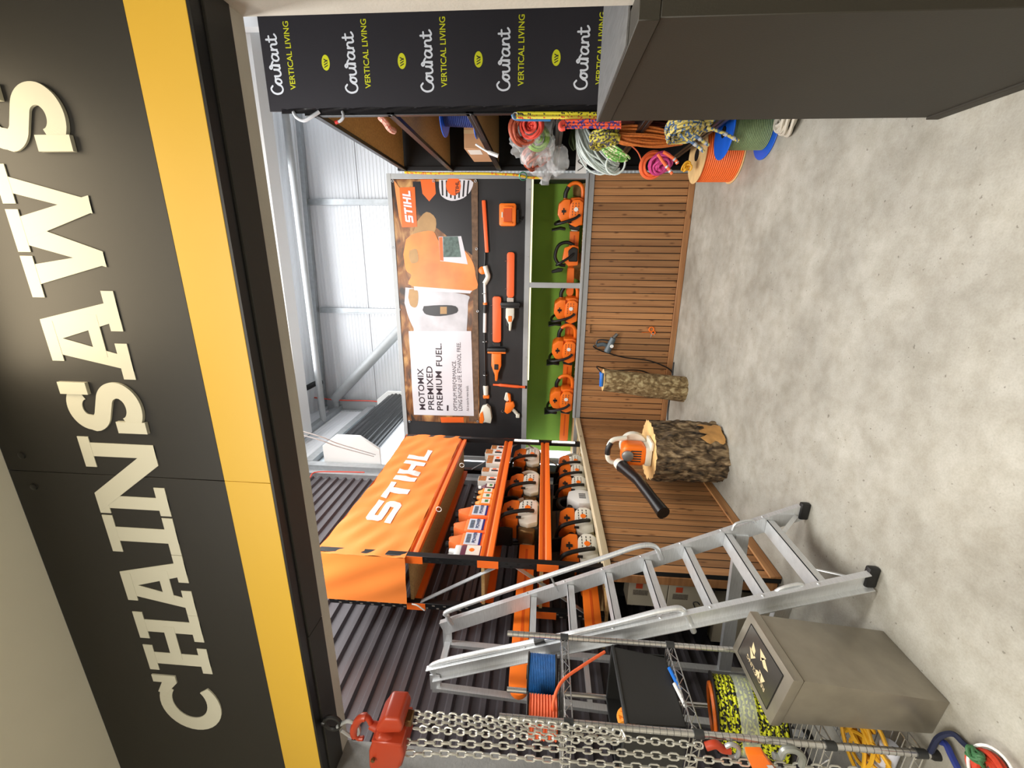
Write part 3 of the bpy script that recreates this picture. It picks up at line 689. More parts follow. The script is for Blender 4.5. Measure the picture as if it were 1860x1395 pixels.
# orange fabric canopy round the top of the rack
FAB = mat('orange_fabric', (255, 140, 58), 0.65, var=0.05, vscale=3)
CZ0, CZ1 = 2.49, 3.135
cx_, cy0, cy1 = XL + 0.005, 2.335, 4.375
cn = thing('canopy_banner', 'orange fabric canopy with white block letters round the rack top', 'canopy', ((cx_ + RX0) / 2, 3.35, CZ0))
def wob(a, v): return 0.006 * math.sin(a * 7 + v * 3) * math.sin(v * 5 + a * 2) + 0.004 * math.sin(a * 19 + v * 6)
def cfront(u, v):
    y = cy0 + (cy1 - cy0) * u; s = 4 * u * (1 - u)
    return Vector((cx_ + wob(y * 1.3, v * 3) - 0.012 * s * (1 - v), y, CZ0 + (CZ1 - CZ0) * v - (0.035 * s * v)))
part('front_cloth', MB().grid(60, 20, cfront), FAB, cn, smooth=True)
def cend(u, v):
    x = RX0 + 0.06 + (cx_ - RX0 - 0.06) * u
    return Vector((x, cy0 + 0.008 * math.sin(u * 9 + v * 8) * u * (1 - u) * 3, CZ0 + 0.01 * (1 - u) + (CZ1 - CZ0) * v))
part('end_cloth', MB().grid(20, 20, cend), FAB, cn, smooth=True)
part('far_cloth', MB().grid(8, 8, lambda u, v: Vector((RX0 + 0.06 + (cx_ - RX0 - 0.06) * u, cy1, CZ0 + (CZ1 - CZ0) * v))), FAB, cn, smooth=True)
part('top_cloth', MB().grid(8, 8, lambda u, v: Vector((RX0 + 0.06 + (cx_ - RX0 - 0.06) * u, cy0 + (cy1 - cy0) * v, CZ1 - 0.035 * 4 * v * (1 - v)))), FAB, cn, smooth=True)
pl, wt = block_letters(sl=0.12)
q0, q1, q2 = onx(707, 950, cx_), onx(783, 818, cx_), onx(660, 935, cx_)
ya, yz, za = q0.y, q1.y, q0.z; hgt = (q2.z - q0.z) * 0.98; k = (yz - ya) / wt
b = MB()
for i, q in enumerate(pl):
    bm = bmesh.new(); vs = [bm.verts.new((p[0], p[1], 0)) for p in q]; bm.faces.new(vs)
    bmesh.ops.triangulate(bm, faces=bm.faces[:])
    for _ in range(3): bmesh.ops.subdivide_edges(bm, edges=[e for e in bm.edges if e.calc_length() > 0.3], cuts=1); bmesh.ops.triangulate(bm, faces=bm.faces[:])
    ix = {v: n for n, v in enumerate(bm.verts)}
    out = []
    for v in bm.verts:
        yy = ya + v.co.x * k; zz = za + v.co.y * hgt * 0.95; u = (yy - cy0) / (cy1 - cy0); vv = (zz - CZ0) / (CZ1 - CZ0)
        w_ = cfront(u, vv); out.append(Vector((w_.x + 0.004 + i * 0.0001, w_.y, w_.z)))
    b.add(out, [tuple(ix[v] for v in f.verts) for f in bm.faces]); bm.free()
for i, f in enumerate(b.f):
    a, c, e = (b.v[j] for j in f[:3])
    if (c - a).cross(e - a).x < 0: b.f[i] = f[::-1]
part('white_lettering', b, mat('fabric_white', (240, 236, 232), 0.6), cn)
TIE = mat('white_tie', (235, 235, 230), 0.5)
for q in ((838, 845), (796, 925)):
    p = onx(*q, cx_ + 0.006); part('cable_tie', MB().torus(p + Vector((0, 0, -0.005)), 0.022, 0.003, Y, 12, 5), TIE, cn, smooth=True)
p = ony(748, 1097, UYs[0] - 0.03); part('cable_tie', MB().tube(bez([p, p + Vector((-0.01, 0, -0.04)), p + Vector((-0.05, 0, -0.09))], 4), 0.005, 6), TIE, cn, smooth=True)

# rope and light strips on the rack
LEDM = mat('led_white', (255, 246, 226), 0.5, emit=7)
for za, zb, nm in ((1.60, 1.88, 'upper'), (1.20, 1.46, 'lower')):
    t = thing('led_strip', 'bright white light strip on the far rack upright, %s one' % nm, 'light', (RX1 + 0.055, UYs[1] - 0.02, za), group='light strips on the rack')
    part('channel', MB().box((RX1 + 0.045, UYs[1] - 0.03, za), (RX1 + 0.056, UYs[1] - 0.004, zb)), GALV, t)
    part('diffuser', MB().box((RX1 + 0.0565, UYs[1] - 0.027, za + 0.005), (RX1 + 0.066, UYs[1] - 0.007, zb - 0.005)), LEDM, t)

# ================================================================== CHAINSAWS
def chainsaw(name, label, cat, kind, bar=0.42, group=None):
    """bar points to -X, the starter side looks to -Y, origin under the engine"""
    t = thing(name, label, cat, (0, 0, 0), 0, group)
    main = ORANGE if kind == 'orange' else CREAM
    cov = ORANGE
    L_ = dict(local=True)
    part('engine_housing', MB().prism([(-0.135, 0.012), (0.11, 0.012), (0.13, 0.06), (0.125, 0.14), (0.08, 0.175), (-0.10, 0.175), (-0.145, 0.12)], (0, 0.075, 0), X, Z, (0, -0.13, 0)), DKGREY if kind != 'orange' else ORANGE, t, bevel=0.01, seg=2, **L_)
    sc = part('starter_cover', MB().prism([(-0.12, 0.018), (0.085, 0.018), (0.115, 0.06), (0.112, 0.115), (0.07, 0.15), (-0.04, 0.158), (-0.125, 0.14), (-0.15, 0.085)], (0, -0.055, 0), X, Z, (0, -0.045, 0)), main, t, bevel=0.014, seg=2, **L_)
    for i in range(5):
        for j in range(3):
            if (i, j) != (2, 1): part('vent_slot', MB().box((-0.035 + i * 0.026, -0.1013, 0.062 + j * 0.03), (-0.019 + i * 0.026, -0.0995, 0.068 + j * 0.03)), DKGREY, sc, **L_)
    part('emblem', MB().lathe([(0.022, 0), (0.02, 0.003)], (0.022, -0.0995, 0.09), -Y, 18), ORANGE if kind != 'orange' else WHITE, sc, smooth=True, **L_)
    part('top_cover', MB().prism([(-0.115, 0.15), (0.115, 0.15), (0.115, 0.21), (0.07, 0.265), (-0.03, 0.275), (-0.10, 0.235)], (0, 0.07, 0), X, Z, (0, -0.16, 0)), cov, t, bevel=0.016, seg=2, **L_)
    part('cover_catch', MB().box((-0.01, -0.098, 0.19), (0.014, -0.088, 0.235)).box((-0.03, -0.097, 0.208), (0.034, -0.089, 0.220)), BLACK, t, bevel=0.003, **L_)
    part('rear_handle', MB().tube(bez([(0.07, 0.02, 0.185), (0.15, 0.02, 0.2), (0.235, 0.02, 0.165), (0.262, 0.02, 0.095), (0.225, 0.02, 0.035), (0.13, 0.02, 0.022), (0.06, 0.02, 0.03)], 6), 0.019, 10), ORANGE if kind == 'orange' else CREAM, t, smooth=True, **L_)
    part('grip', MB().tube(bez([(0.12, 0.02, 0.2), (0.17, 0.02, 0.197), (0.225, 0.02, 0.172)], 5), 0.0215, 10), BLACK, t, smooth=True, **L_)
    part('front_handle', MB().tube(bez([(-0.03, -0.115, 0.05), (-0.06, -0.14, 0.10), (-0.09, -0.145, 0.19), (-0.112, -0.125, 0.262), (-0.125, -0.06, 0.292), (-0.125, 0.06, 0.285), (-0.11, 0.11, 0.23), (-0.09, 0.11, 0.05)], 6), 0.0145, 10), BLACK, t, smooth=True, **L_)
    hg = MB().prism([(-0.185, 0.19), (-0.168, 0.18), (-0.158, 0.235), (-0.18, 0.325), (-0.195, 0.328), (-0.178, 0.25)], (0, 0.07, 0), X, Z, (0, -0.15, 0))
    part('hand_guard', hg, BLACK, t, bevel=0.007, seg=2, **L_)
    part('front_cap', MB().prism([(-0.19, 0.04), (-0.14, 0.03), (-0.13, 0.15), (-0.175, 0.14)], (0, 0.06, 0), X, Z, (0, -0.125, 0)), BROWNM if kind == 'white' else BLACK, t, bevel=0.008, **L_)
    part('pull_grip', MB().tube([(-0.10, -0.112, 0.13), (-0.10, -0.112, 0.165)], 0.009, 8), BLACK, t, smooth=True, **L_)
    sp = []
    for k in range(4): sp += [(-0.185, 0.045 + k * 0.02), (-0.205, 0.055 + k * 0.02)]
    part('bumper_spike', MB().prism(sp + [(-0.185, 0.125), (-0.17, 0.125), (-0.17, 0.045)], (0, 0.05, 0), X, Z, (0, -0.004, 0)), STEELCHAIN, t, **L_)
    gb = MB().prism([(-0.15, 0.05)] + [(-0.17 - bar + 0.05 + p[0], 0.082 + p[1]) for p in arc(0, 0, 0.05, 0.034, 270, 90, 8)] + [(-0.15, 0.115)], (0, 0.045, 0), X, Z, (0, -0.006, 0))
    part('guide_bar', gb, STEELCHAIN, t, **L_)
    s0 = -0.205
    sb = MB().prism([(s0, 0.032)] + [(-0.20 - bar + 0.06 + p[0], 0.082 + p[1]) for p in arc(0, 0, 0.06, 0.05, 270, 90, 8)] + [(s0, 0.132)], (0, 0.058, 0), X, Z, (0, -0.034, 0))
    so = part('scabbard', sb, ORANGE, t, bevel=0.004, seg=2, **L_)
    part('scabbard_groove', MB().box((s0 - bar * 0.75, 0.0228, 0.075), (s0 - 0.04, 0.0242, 0.09)), mat('orange_darker', (214, 84, 18), 0.4), so, **L_)  # groove drawn as a flat darker orange strip, not cut in
    return t

# five saws on the turf shelf; all point to the left
def top_handle(name, label, cat, group=None):
    t = thing(name, label, cat, (0, 0, 0), 0, group); L_ = dict(local=True)
    part('engine_housing', MB().prism([(-0.12, 0.012), (0.08, 0.012), (0.10, 0.08), (0.07, 0.17), (-0.06, 0.19), (-0.13, 0.12)], (0, 0.07, 0), X, Z, (0, -0.14, 0)), ORANGE, t, bevel=0.012, seg=2, **L_)
    part('starter_cover', MB().prism([(-0.08, 0.02), (0.06, 0.02), (0.08, 0.08), (0.04, 0.13), (-0.08, 0.12)], (0, -0.068, 0), X, Z, (0, -0.03, 0)), BLACK, t, bevel=0.01, **L_)
    part('top_handle', MB().tube(bez([(0.1, 0, 0.06), (0.13, 0, 0.15), (0.09, 0, 0.24), (-0.03, 0, 0.27), (-0.11, 0, 0.22), (-0.12, 0, 0.15)], 6), 0.019, 10), BLACK, t, smooth=True, **L_)
    part('side_handle', MB().tube(bez([(0.02, -0.08, 0.05), (-0.05, -0.13, 0.14), (-0.11, -0.12, 0.24), (-0.12, 0.0, 0.25)], 6), 0.014, 10), BLACK, t, smooth=True, **L_)
    part('hand_guard', MB().prism([(-0.19, 0.19), (-0.155, 0.17), (-0.15, 0.23), (-0.185, 0.31), (-0.21, 0.30)], (0, 0.07, 0), X, Z, (0, -0.16, 0)), BLACK, t, bevel=0.007, **L_)
    part('scabbard', MB().prism([(-0.15, 0.045)] + [(-0.42 + p[0], 0.082 + p[1]) for p in arc(0, 0, 0.05, 0.044, 270, 90, 8)] + [(-0.15, 0.125)], (0, 0.04, 0), X, Z, (0, -0.03, 0)), ORANGE, t, bevel=0.004, **L_)
    return t
SHZ = 1.165
def slab(x0, x1, h, label):
    b = MB().prism([(x0, 0), (x1, 0), (x1 - 0.02, h), (x0 + 0.02, h * 0.92)], (0, D + 0.29, 1.15), X, Z, (0, 0.10, 0))
    return solo('log_slab', b, mat('split_log', (176, 140, 88), 0.8, var=0.35, vscale=20), label, 'log', bevel=0.004)
slab(0.68, 0.835, 0.15, 'split log slab behind the saw nearest the rope shelving')
slab(-0.27, 0.06, 0.10, 'split log slab beside the grey middle post')
G = 'orange chainsaws on the turf shelf'
o1 = chainsaw('chainsaw', 'orange chainsaw on the turf shelf nearest the rope shelving', 'chainsaw', 'orange', 0.44, G)
def saw_x(py, z=1.30): return ony(1040, py, D + 0.16).x
o1.location = (saw_x(383), D + 0.16, SHZ); o1.rotation_euler = (0, 0, -0.18); o1.scale = (1.12,) * 3
th = top_handle('top_handle_chainsaw', 'small orange top-handle chainsaw left of the first turf shelf saw', 'chainsaw', G)
th.location = (saw_x(462), D + 0.17, SHZ + 0.03); th.scale = (1.05,) * 3
dup(o1, (saw_x(560), D + 0.16, SHZ), -0.18, 'orange chainsaw on the turf shelf just left of the grey middle post', G, 1.12)
dup(o1, (saw_x(632), D + 0.16, SHZ), -0.2, 'orange chainsaw on the turf shelf, middle of the three left of the post', G, 1.14)
dup(o1, (saw_x(722), D + 0.16, SHZ), -0.16, 'orange chainsaw on the turf shelf nearest the left rack', G, 1.16)

# saws on the rack: white starter covers, bars towards the camera
def rack_y(px, py, x=-2.16): return onx(px, py, x).y
G2 = 'white and orange chainsaws on the middle rack shelf'
w1 = chainsaw('chainsaw', 'large white and orange chainsaw with very long bar on the middle rack shelf', 'chainsaw', 'white', 0.95, G2)
Rr = math.pi / 2
w1.location = (-2.19, rack_y(950, 940), 1.57); w1.rotation_euler = (0, 0, Rr - 0.10); w1.scale = (1.22,) * 3
w2 = chainsaw('chainsaw', 'white and orange chainsaw in the middle of the middle rack shelf', 'chainsaw', 'white', 0.36, G2)
w2.location = (-2.19, rack_y(950, 885), 1.57); w2.rotation_euler = (0, 0, Rr - 0.2); w2.scale = (1.12,) * 3
dup(w2, (-2.19, rack_y(955, 836), 1.57), Rr - 0.2, 'white and orange chainsaw on the middle rack shelf beside the light strip', G2, 1.12)
G3 = 'chainsaws on the side bench'
LZ = 1.112
for k, (px, py, sc, lab) in enumerate(((1030, 846, 1.0, 'chainsaw at the far end of the side bench under the light strip'),
                                       (1036, 864, 1.0, 'second chainsaw from the far end of the side bench'),
                                       (1040, 888, 1.05, 'third chainsaw from the far end of the side bench'),
                                       (1052, 952, 1.1, 'chainsaw on the side bench second from the ladder'),
                                       (1062, 1004, 1.1, 'chainsaw on the side bench nearest the ladder'))):
    dup(w2, (-2.19, rack_y(px, py), LZ), Rr - 0.2 - 0.04 * (k % 2), 'white and orange ' + lab, G3, sc)
# battery cut-off saw among them
bs = thing('battery_saw', 'pale grey battery saw with black grip between the side bench chainsaws', 'saw', (-2.15, rack_y(1045, 915), LZ), Rr)
part('body', MB().prism([(-0.10, 0.01), (0.1, 0.01), (0.13, 0.1), (0.08, 0.20), (-0.03, 0.22), (-0.11, 0.12)], (0, 0.06, 0), X, Z, (0, -0.13, 0)), WHITE, bs, local=True, bevel=0.015, seg=2)
part('grip', MB().tube(bez([(0.1, 0, 0.17), (0.02, 0, 0.29), (-0.1, 0, 0.27), (-0.13, 0, 0.14)], 6), 0.02, 10), BLACK, bs, local=True, smooth=True)
for i in range(4): part('vent', MB().box((-0.03 + i * 0.022, -0.0715, 0.05), (-0.018 + i * 0.022, -0.0695, 0.11)), DKGREY, bs, local=True)
part('blade_guard', MB().prism([(-0.1, 0.02), (-0.1, 0.12)] + [(-0.3 + p[0], 0.07 + p[1]) for p in arc(0, 0, 0.05, 0.05, 90, 270, 8)], (0, 0.03, 0), X, Z, (0, -0.03, 0)), ORANGE, bs, local=True, bevel=0.004)
chips('wood_chips', 'wood chips and moss strewn along the pale timber edge of the side bench', XL - 0.19, XL - 0.063, Y0, Y1 - 0.1, 1.106, 1500, 5, mat('mossy_chip', (200, 172, 104), 0.85, col2=(96, 104, 40), vscale=9))

# ================================================================== BOTTLES AND BOXES ON THE TOP SHELF
TZ = 1.9735
def jug(label, group):
    t = thing('oil_jug', label, 'jug', (0, 0, 0), 0, group); L_ = dict(local=True)
    JO = mat('jug_orange', (252, 130, 66), 0.4)
    part('body', MB().prism(rrect(-0.075, -0.055, 0.075, 0.055, 0.02), (0, 0, 0), X, Y, (0, 0, 0.19)), JO, t, bevel=0.01, seg=2, **L_)
    part('shoulder', MB().prism([(-0.07, 0), (0.07, 0), (0.025, 0.09), (-0.035, 0.10)], (0, 0.045, 0.185), X, Z, (0, -0.09, 0)), JO, t, bevel=0.012, seg=2, **L_)
    part('handle', MB().tube(bez([(0.02, 0, 0.27), (0.06, 0, 0.29), (0.075, 0, 0.25), (0.068, 0, 0.19)], 5), 0.012, 8), JO, t, smooth=True, **L_)
    part('cap', MB().lathe([(0.024, 0), (0.024, 0.03), (0.02, 0.034)], (-0.01, 0, 0.278), Z, 16), BLACK, t, smooth=True, **L_)
    lb_ = part('label', MB().box((-0.07, -0.057, 0.055), (0.07, -0.0555, 0.165)), mat('label_blue_grey', (206, 214, 226), 0.4), t, **L_)
    part('label_band', MB().box((-0.07, -0.0585, 0.04), (0.07, -0.0555, 0.056)), mat('label_navy', (36, 40, 116), 0.4), lb_, **L_)
    part('label_print', MB().text('POWER', (-0.05, -0.0592, 0.08), X, Z, 0.036, 0.001), mat('label_ink', (34, 60, 110), 0.5), lb_, **L_)
    part('label_print', MB().box((-0.05, -0.0592, 0.122), (0.05, -0.0572, 0.152)), mat('label_grey', (96, 110, 128), 0.5, var=0.5, vscale=70), lb_, **L_)
    return t
GJ = 'orange oil jugs on the top rack shelf'
def top_y(px, py): return onx(px, py, -2.06).y
j0 = jug('orange oil jug with pale label, nearest the dark wine coloured bottle', GJ)
j0.location = (-2.10, top_y(850, 981), TZ); j0.rotation_euler = (0, 0, Rr)
dup(j0, (-2.10, top_y(856, 955), TZ), Rr, 'middle one of the three big orange oil jugs', GJ)
dup(j0, (-2.10, top_y(862, 929), TZ), Rr, 'big orange oil jug next to the three small orange bottles', GJ)
def bottle(label, group, body, cap, lab, h=0.2, w=0.036, d=0.03):
    t = thing('oil_bottle', label, 'bottle', (0, 0, 0), 0, group); L_ = dict(local=True)
    part('body', MB().prism(rrect(-w, -d, w, d, 0.012), (0, 0, 0), X, Y, (0, 0, h * 0.66)), body, t, bevel=0.006, seg=2, **L_)
    part('neck', MB().lathe([(w * 0.82, 0), (w * 0.5, h * 0.14), (w * 0.4, h * 0.2)], (0, 0, h * 0.65), Z, 16), body, t, smooth=True, **L_)
    part('cap', MB().lathe([(w * 0.45, 0), (w * 0.45, h * 0.13), (w * 0.38, h * 0.15)], (0, 0, h * 0.85), Z, 16), cap, t, smooth=True, **L_)
    lo = part('label', MB().box((-w * 0.92, -d - 0.0012, h * 0.2), (w * 0.92, -d + 0.0004, h * 0.56)), lab, t, **L_)
    part('label_print', MB().box((-w * 0.5, -d - 0.0024, h * 0.28), (w * 0.5, -d - 0.001, h * 0.42)), mat('label_green', (64, 128, 72), 0.5), lo, **L_)
    return t
SO = mat('bottle_orange', (250, 150, 60), 0.4); LG = mat('label_white', (226, 226, 214), 0.45)
GB = 'small orange oil bottles on the top rack shelf'
q = bottle('small orange oil bottle beside the big orange jugs', GB, SO, BLACK, LG); q.location = (-2.08, top_y(870, 911), TZ); q.rotation_euler = (0, 0, Rr)
dup(q, (-2.08, top_y(874, 901), TZ), Rr, 'middle one of the three small orange oil bottles', GB)
dup(q, (-2.08, top_y(878, 891.5), TZ), Rr, 'small orange oil bottle beside the dark bottle with white cap', GB)
WINE = mat('wine_fluid', (96, 44, 62), 0.3)
q = bottle('dark wine coloured bottle with white cap beside the small orange bottles', None, WINE, WHITE, LG, 0.18, 0.034, 0.03); q.location = (-2.08, top_y(882, 882.5), TZ); q.rotation_euler = (0, 0, Rr)
q = thing('oil_bottle', 'two-chamber white and wine coloured bottle at the near end of the shelf', 'bottle', (-2.09, top_y(855, 1002), TZ), Rr); L_ = dict(local=True)
part('body', MB().prism(rrect(-0.06, -0.045, 0.06, 0.045, 0.015), (0, 0, 0), X, Y, (0, 0, 0.17)), WINE, q, bevel=0.008, seg=2, **L_)
part('upper_chamber', MB().prism(rrect(-0.058, -0.043, 0.058, 0.043, 0.015), (0, 0, 0.168), X, Y, (0, 0, 0.05)), WHITE, q, bevel=0.012, seg=2, **L_)
for dx in (-0.03, 0.03): part('cap', MB().lathe([(0.02, 0), (0.02, 0.045), (0.017, 0.05)], (dx, 0, 0.215), Z, 14), WHITE, q, smooth=True, **L_)
part('label', MB().box((-0.052, -0.0465, 0.03), (0.052, -0.0448, 0.13)), LG, q, **L_)
part('label_print', MB().lathe([(0.02, 0), (0.019, 0.001)], (0, -0.0466, 0.09), -Y, 12), ORANGE, q, **L_)
def spare_box(px, py, h, w, label):
    t = thing('parts_box', label, 'box', (-2.09, top_y(px, py), TZ), Rr, 'parts boxes on the top rack shelf')
    part('carton', MB().box((-w / 2, -0.04, 0), (w / 2, 0.04, h)), mat('carton_white', (228, 226, 220), 0.6), t, bevel=0.002, **L_)
    part('printed_top', MB().box((-w / 2 - 0.0008, -0.0412, h * 0.62), (w / 2 + 0.0008, -0.0398, h * 0.98)), mat('carton_photo', (120, 110, 70), 0.5, col2=(220, 120, 60), vscale=60), t, **L_)
    part('printed_tool', MB().box((-w * 0.3, -0.0412, h * 0.15), (w * 0.05, -0.0398, h * 0.5)), mat('carton_ink', (40, 40, 44), 0.5), t, **L_)
    part('printed_mark', MB().box((w * 0.12, -0.0412, h * 0.25), (w * 0.36, -0.0398, h * 0.45)), P_OR, t, **L_)
spare_box(889, 871, 0.20, 0.085, 'white parts box beside the dark bottle with white cap')
spare_box(893, 855, 0.19, 0.085, 'white parts box second from the dark bottle')
spare_box(898, 836, 0.17, 0.17, 'wide white parts box with three dark marks in the middle of the boxes')
spare_box(903, 822, 0.21, 0.10, 'tall white parts box second from the far end')
spare_box(908, 814, 0.16, 0.09, 'white parts box at the far end of the top shelf')

# ================================================================== TOOLS ON THE BLACK BOARD
TY = D + 0.003
def tb(px, py, d=0.0): p = ony(px, py, D); return Vector((p.x, TY - d, p.z))
HOOK = mat('hook_steel', (190, 190, 190), 0.3, 0.9)
t = thing('pole_pruner', 'long white and black pole pruner with orange sheath under the banner', 'pole saw', tb(884, 600))
def seg(nm, q0, q1, r, M, d=0.035, n=10): return part(nm, MB().cyl(tb(*q0, d), tb(*q1, d), r, n=n), M, t, smooth=True)
b = MB(); p0, p1 = tb(879, 364, 0.02), tb(885, 459, 0.02); b.beam(p0, p1, 0.03, 0.044)
part('sheath', b, mat('sheath_red_orange', (248, 104, 48), 0.4), t, bevel=0.012, seg=2)
part('saw_neck', MB().tube(bez([tb(882, 459, 0.03), tb(882, 470, 0.03), tb(881, 484, 0.03)], 4), 0.016, 8), BLACK, t, smooth=True)
part('gear_head', MB().tube(bez([tb(882, 483, 0.035), tb(885, 494, 0.035), tb(887, 503, 0.035), tb(881, 515, 0.035)], 5), 0.03, 10), CREAM, t, smooth=True)
part('sprocket_cover', MB().lathe([(0.045, 0), (0.045, 0.02), (0.03, 0.026)], tb(877, 491, 0.02), -Y, 18), ORANGE, t, smooth=True)
seg('shaft', (881, 515), (882, 549), 0.017, WHITE); seg('coupling', (882, 549), (882, 553), 0.026, ORANGE); seg('grip', (882, 553), (881.5, 568), 0.024, BLACK)
seg('shaft', (881.5, 568), (881, 603), 0.02, WHITE); seg('shaft', (881, 603), (882, 677), 0.014, BLACK); seg('joint', (882, 674), (883, 700), 0.022, BLACK)
part('handle_housing', MB().cyl(tb(883, 699, 0.04), tb(883.5, 716, 0.04), 0.035, 0.03), CREAM, t, bevel=0.008); part('trigger', MB().cbox(tb(884, 719, 0.04), (0.05, 0.03, 0.08)), ORANGE, t, bevel=0.008)
seg('rear_grip', (884, 716), (883, 734), 0.02, BLACK)
pw = [tb(*q) for q in ((877, 735), (886, 731), (892, 737), (895, 755), (893, 764), (884, 762), (874, 764), (873, 748))]
b = MB().prism([(p.x, p.z) for p in pw], (0, TY - 0.02, 0), X, Z, (0, -0.09, 0)); part('power_head', b, CREAM, t, bevel=0.012, seg=2)
pw = [tb(*q) for q in ((874, 746), (879, 741), (882, 757), (879, 764), (873, 763))]
part('battery_flap', MB().prism([(p.x, p.z) for p in pw], (0, TY - 0.04, 0), X, Z, (0, -0.075, 0)), ORANGE, t, bevel=0.006)
for q in ((880, 533), (881, 620), (882, 680)): part('hook', MB().torus(tb(*q, 0.028), 0.026, 0.004, X, 12, 6), HOOK, t, smooth=True)

def hedge(lab, s0, s1, zc_px, gpy, b1, wsh, mainM, guardM, wb, label2):
    """hedge trimmer: sheath from py s0 to s1, hand guard, body to py b1"""
    t = thing('hedge_trimmer', lab, 'hedge trimmer', tb(zc_px, (s0 + b1) / 2))
    a, c = tb(zc_px, s0), tb(zc_px, s1)
    part('sheath', MB().prism(rrect(c.x, c.z - wsh, a.x, c.z + wsh, 0.03), (0, TY - 0.005, 0), X, Z, (0, -0.04, 0)), mat('sheath_red_orange', (248, 104, 48), 0.4), t, bevel=0.006, seg=2)
    lb_ = tb(zc_px, s1 + 1); part('sheath_label', MB().box((lb_.x - 0.045, TY - 0.048, lb_.z - wsh * 0.9), (lb_.x + 0.005, TY - 0.006, lb_.z + wsh * 0.9)), label2, t, bevel=0.004)
    g0, g1 = tb(zc_px, gpy), tb(zc_px, gpy + 9)
    part('hand_guard', MB().prism(rrect(-0.025, -0.12, 0.025, 0.12, 0.02), (g0.x, TY - 0.01, g0.z), X, Z, (0, -0.06, 0)), BLACK, t, bevel=0.012, seg=2)
    part('guard_rim', MB().prism(rrect(-0.012, -0.115, 0.012, 0.115, 0.01), (g0.x - 0.034, TY - 0.012, g0.z), X, Z, (0, -0.055, 0)), guardM, t, bevel=0.008, seg=2)
    e = tb(zc_px, b1)
    pr = [(g0.x - 0.04, g0.z - wb), (g0.x - 0.04, g0.z + wb), (g0.x * 0.5 + e.x * 0.5, g0.z + wb * 1.05), (e.x + 0.08, e.z + wb * 0.35), (e.x, e.z + wb * 0.3), (e.x, e.z - wb * 0.2), (e.x + 0.1, e.z - wb * 0.4), (g0.x * 0.5 + e.x * 0.5, g0.z - wb)]
    part('motor_housing', MB().prism(pr, (0, TY - 0.012, 0), X, Z, (0, -0.085, 0)), mainM, t, bevel=0.014, seg=2)
    m_ = (g0 + e) / 2; part('switch_pad', MB().cbox(m_ + Vector((-0.01, -0.098, 0.0)), (0.07, 0.012, wb * 0.9)), BLACK if mainM is ORANGE else ORANGE, t, bevel=0.005)
    part('rear_grip', MB().tube(bez([m_ + Vector((-0.02, -0.06, wb * 0.7)), m_ + Vector((-0.10, -0.07, wb * 0.55)), e + Vector((0.03, -0.05, 0))], 5), 0.018, 8), BLACK, t, smooth=True)
    for s in (s0 + 16, s1 - 16):
        h = tb(zc_px, s); part('hook', MB().tube([h + Vector((0, 0.0, wsh)), h + Vector((0, -0.05, wsh + 0.004)), h + Vector((0, -0.05, wsh + 0.02))], 0.004, 6), HOOK, t, smooth=True)
    return t
hedge('white and orange hedge trimmer with sheath, right one of the two', 458, 540, 927.5, 552, 599, 0.044, CREAM, BLACK, 0.05, mat('sheath_label_grey', (190, 180, 170), 0.5))
hedge('all orange hedge trimmer with wide black guard, left one of the two', 538, 621, 903, 634, 689, 0.052, ORANGE, ORANGE, 0.06, BLACK)
c = tb(923, 391); t = thing('battery_charger', 'square orange battery charger hung on the black board', 'charger', c)
part('case', MB().prism(rrect(-0.12, -0.095, 0.12, 0.095, 0.025), c + Vector((0, -0.004, 0)), X, Z, (0, -0.08, 0)), ORANGE, t, bevel=0.015, seg=2)
part('battery_bay', MB().box(c + Vector((-0.075, -0.088, -0.05)), c + Vector((0.065, -0.083, 0.045))), mat('charger_bay', (206, 80, 20), 0.45), t, bevel=0.003)
part('bay_rail', MB().box(c + Vector((-0.095, -0.10, -0.06)), c + Vector((-0.08, -0.083, 0.05))), ORANGE, t, bevel=0.004); part('bay_rail', MB().box(c + Vector((0.07, -0.10, -0.06)), c + Vector((0.085, -0.083, 0.05))), ORANGE, t, bevel=0.004)
part('badge', MB().box(c + Vector((-0.03, -0.0905, 0.053)), c + Vector((0.025, -0.083, 0.068))), CREAM, t)
part('bracket', MB().box(c + Vector((-0.09, -0.05, -0.125)), c + Vector((0.06, -0.005, -0.094))), BLACK, t, bevel=0.006)
part('power_lead', MB().tube(bez([c + Vector((-0.03, -0.03, -0.11)), c + Vector((-0.05, -0.02, -0.15)), c + Vector((-0.02, -0.012, -0.165)), c + Vector((-0.03, -0.0, -0.17))], 4), 0.008, 6), BLACK, t, smooth=True)
# small cordless pruner
c = tb(928, 733); t = thing('hand_pruner', 'small white and orange cordless pruner on the black board', 'pruner', c)
part('blade_cover', MB().prism([(p.x, p.z) for p in (tb(*q) for q in ((919, 711), (924, 712), (926, 724), (922, 728), (916, 724)))], (0, TY - 0.02, 0), X, Z, (0, -0.03, 0)), CREAM, t, bevel=0.008)
part('guard', MB().prism([(p.x, p.z) for p in (tb(*q) for q in ((922, 712), (928, 714), (929, 727), (925, 727)))], (0, TY - 0.018, 0), X, Z, (0, -0.045, 0)), ORANGE, t, bevel=0.008)
part('motor_housing', MB().prism([(p.x, p.z) for p in (tb(*q) for q in ((919, 729), (933, 727), (936, 735), (928, 746), (922, 749), (917, 745)))], (0, TY - 0.015, 0), X, Z, (0, -0.06, 0)), ORANGE, t, bevel=0.012, seg=2)
part('grip', MB().tube(bez([tb(927, 739, 0.04), tb(934, 744, 0.04), tb(941, 752, 0.04)], 5), 0.022, 8), CREAM, t, smooth=True); part('battery_foot', MB().cbox(tb(941, 753, 0.04), (0.05, 0.06, 0.05)), CREAM, t, bevel=0.008)
part('hook', MB().torus(tb(913, 746, 0.02), 0.016, 0.004, Y, 10, 5), HOOK, t, smooth=True)
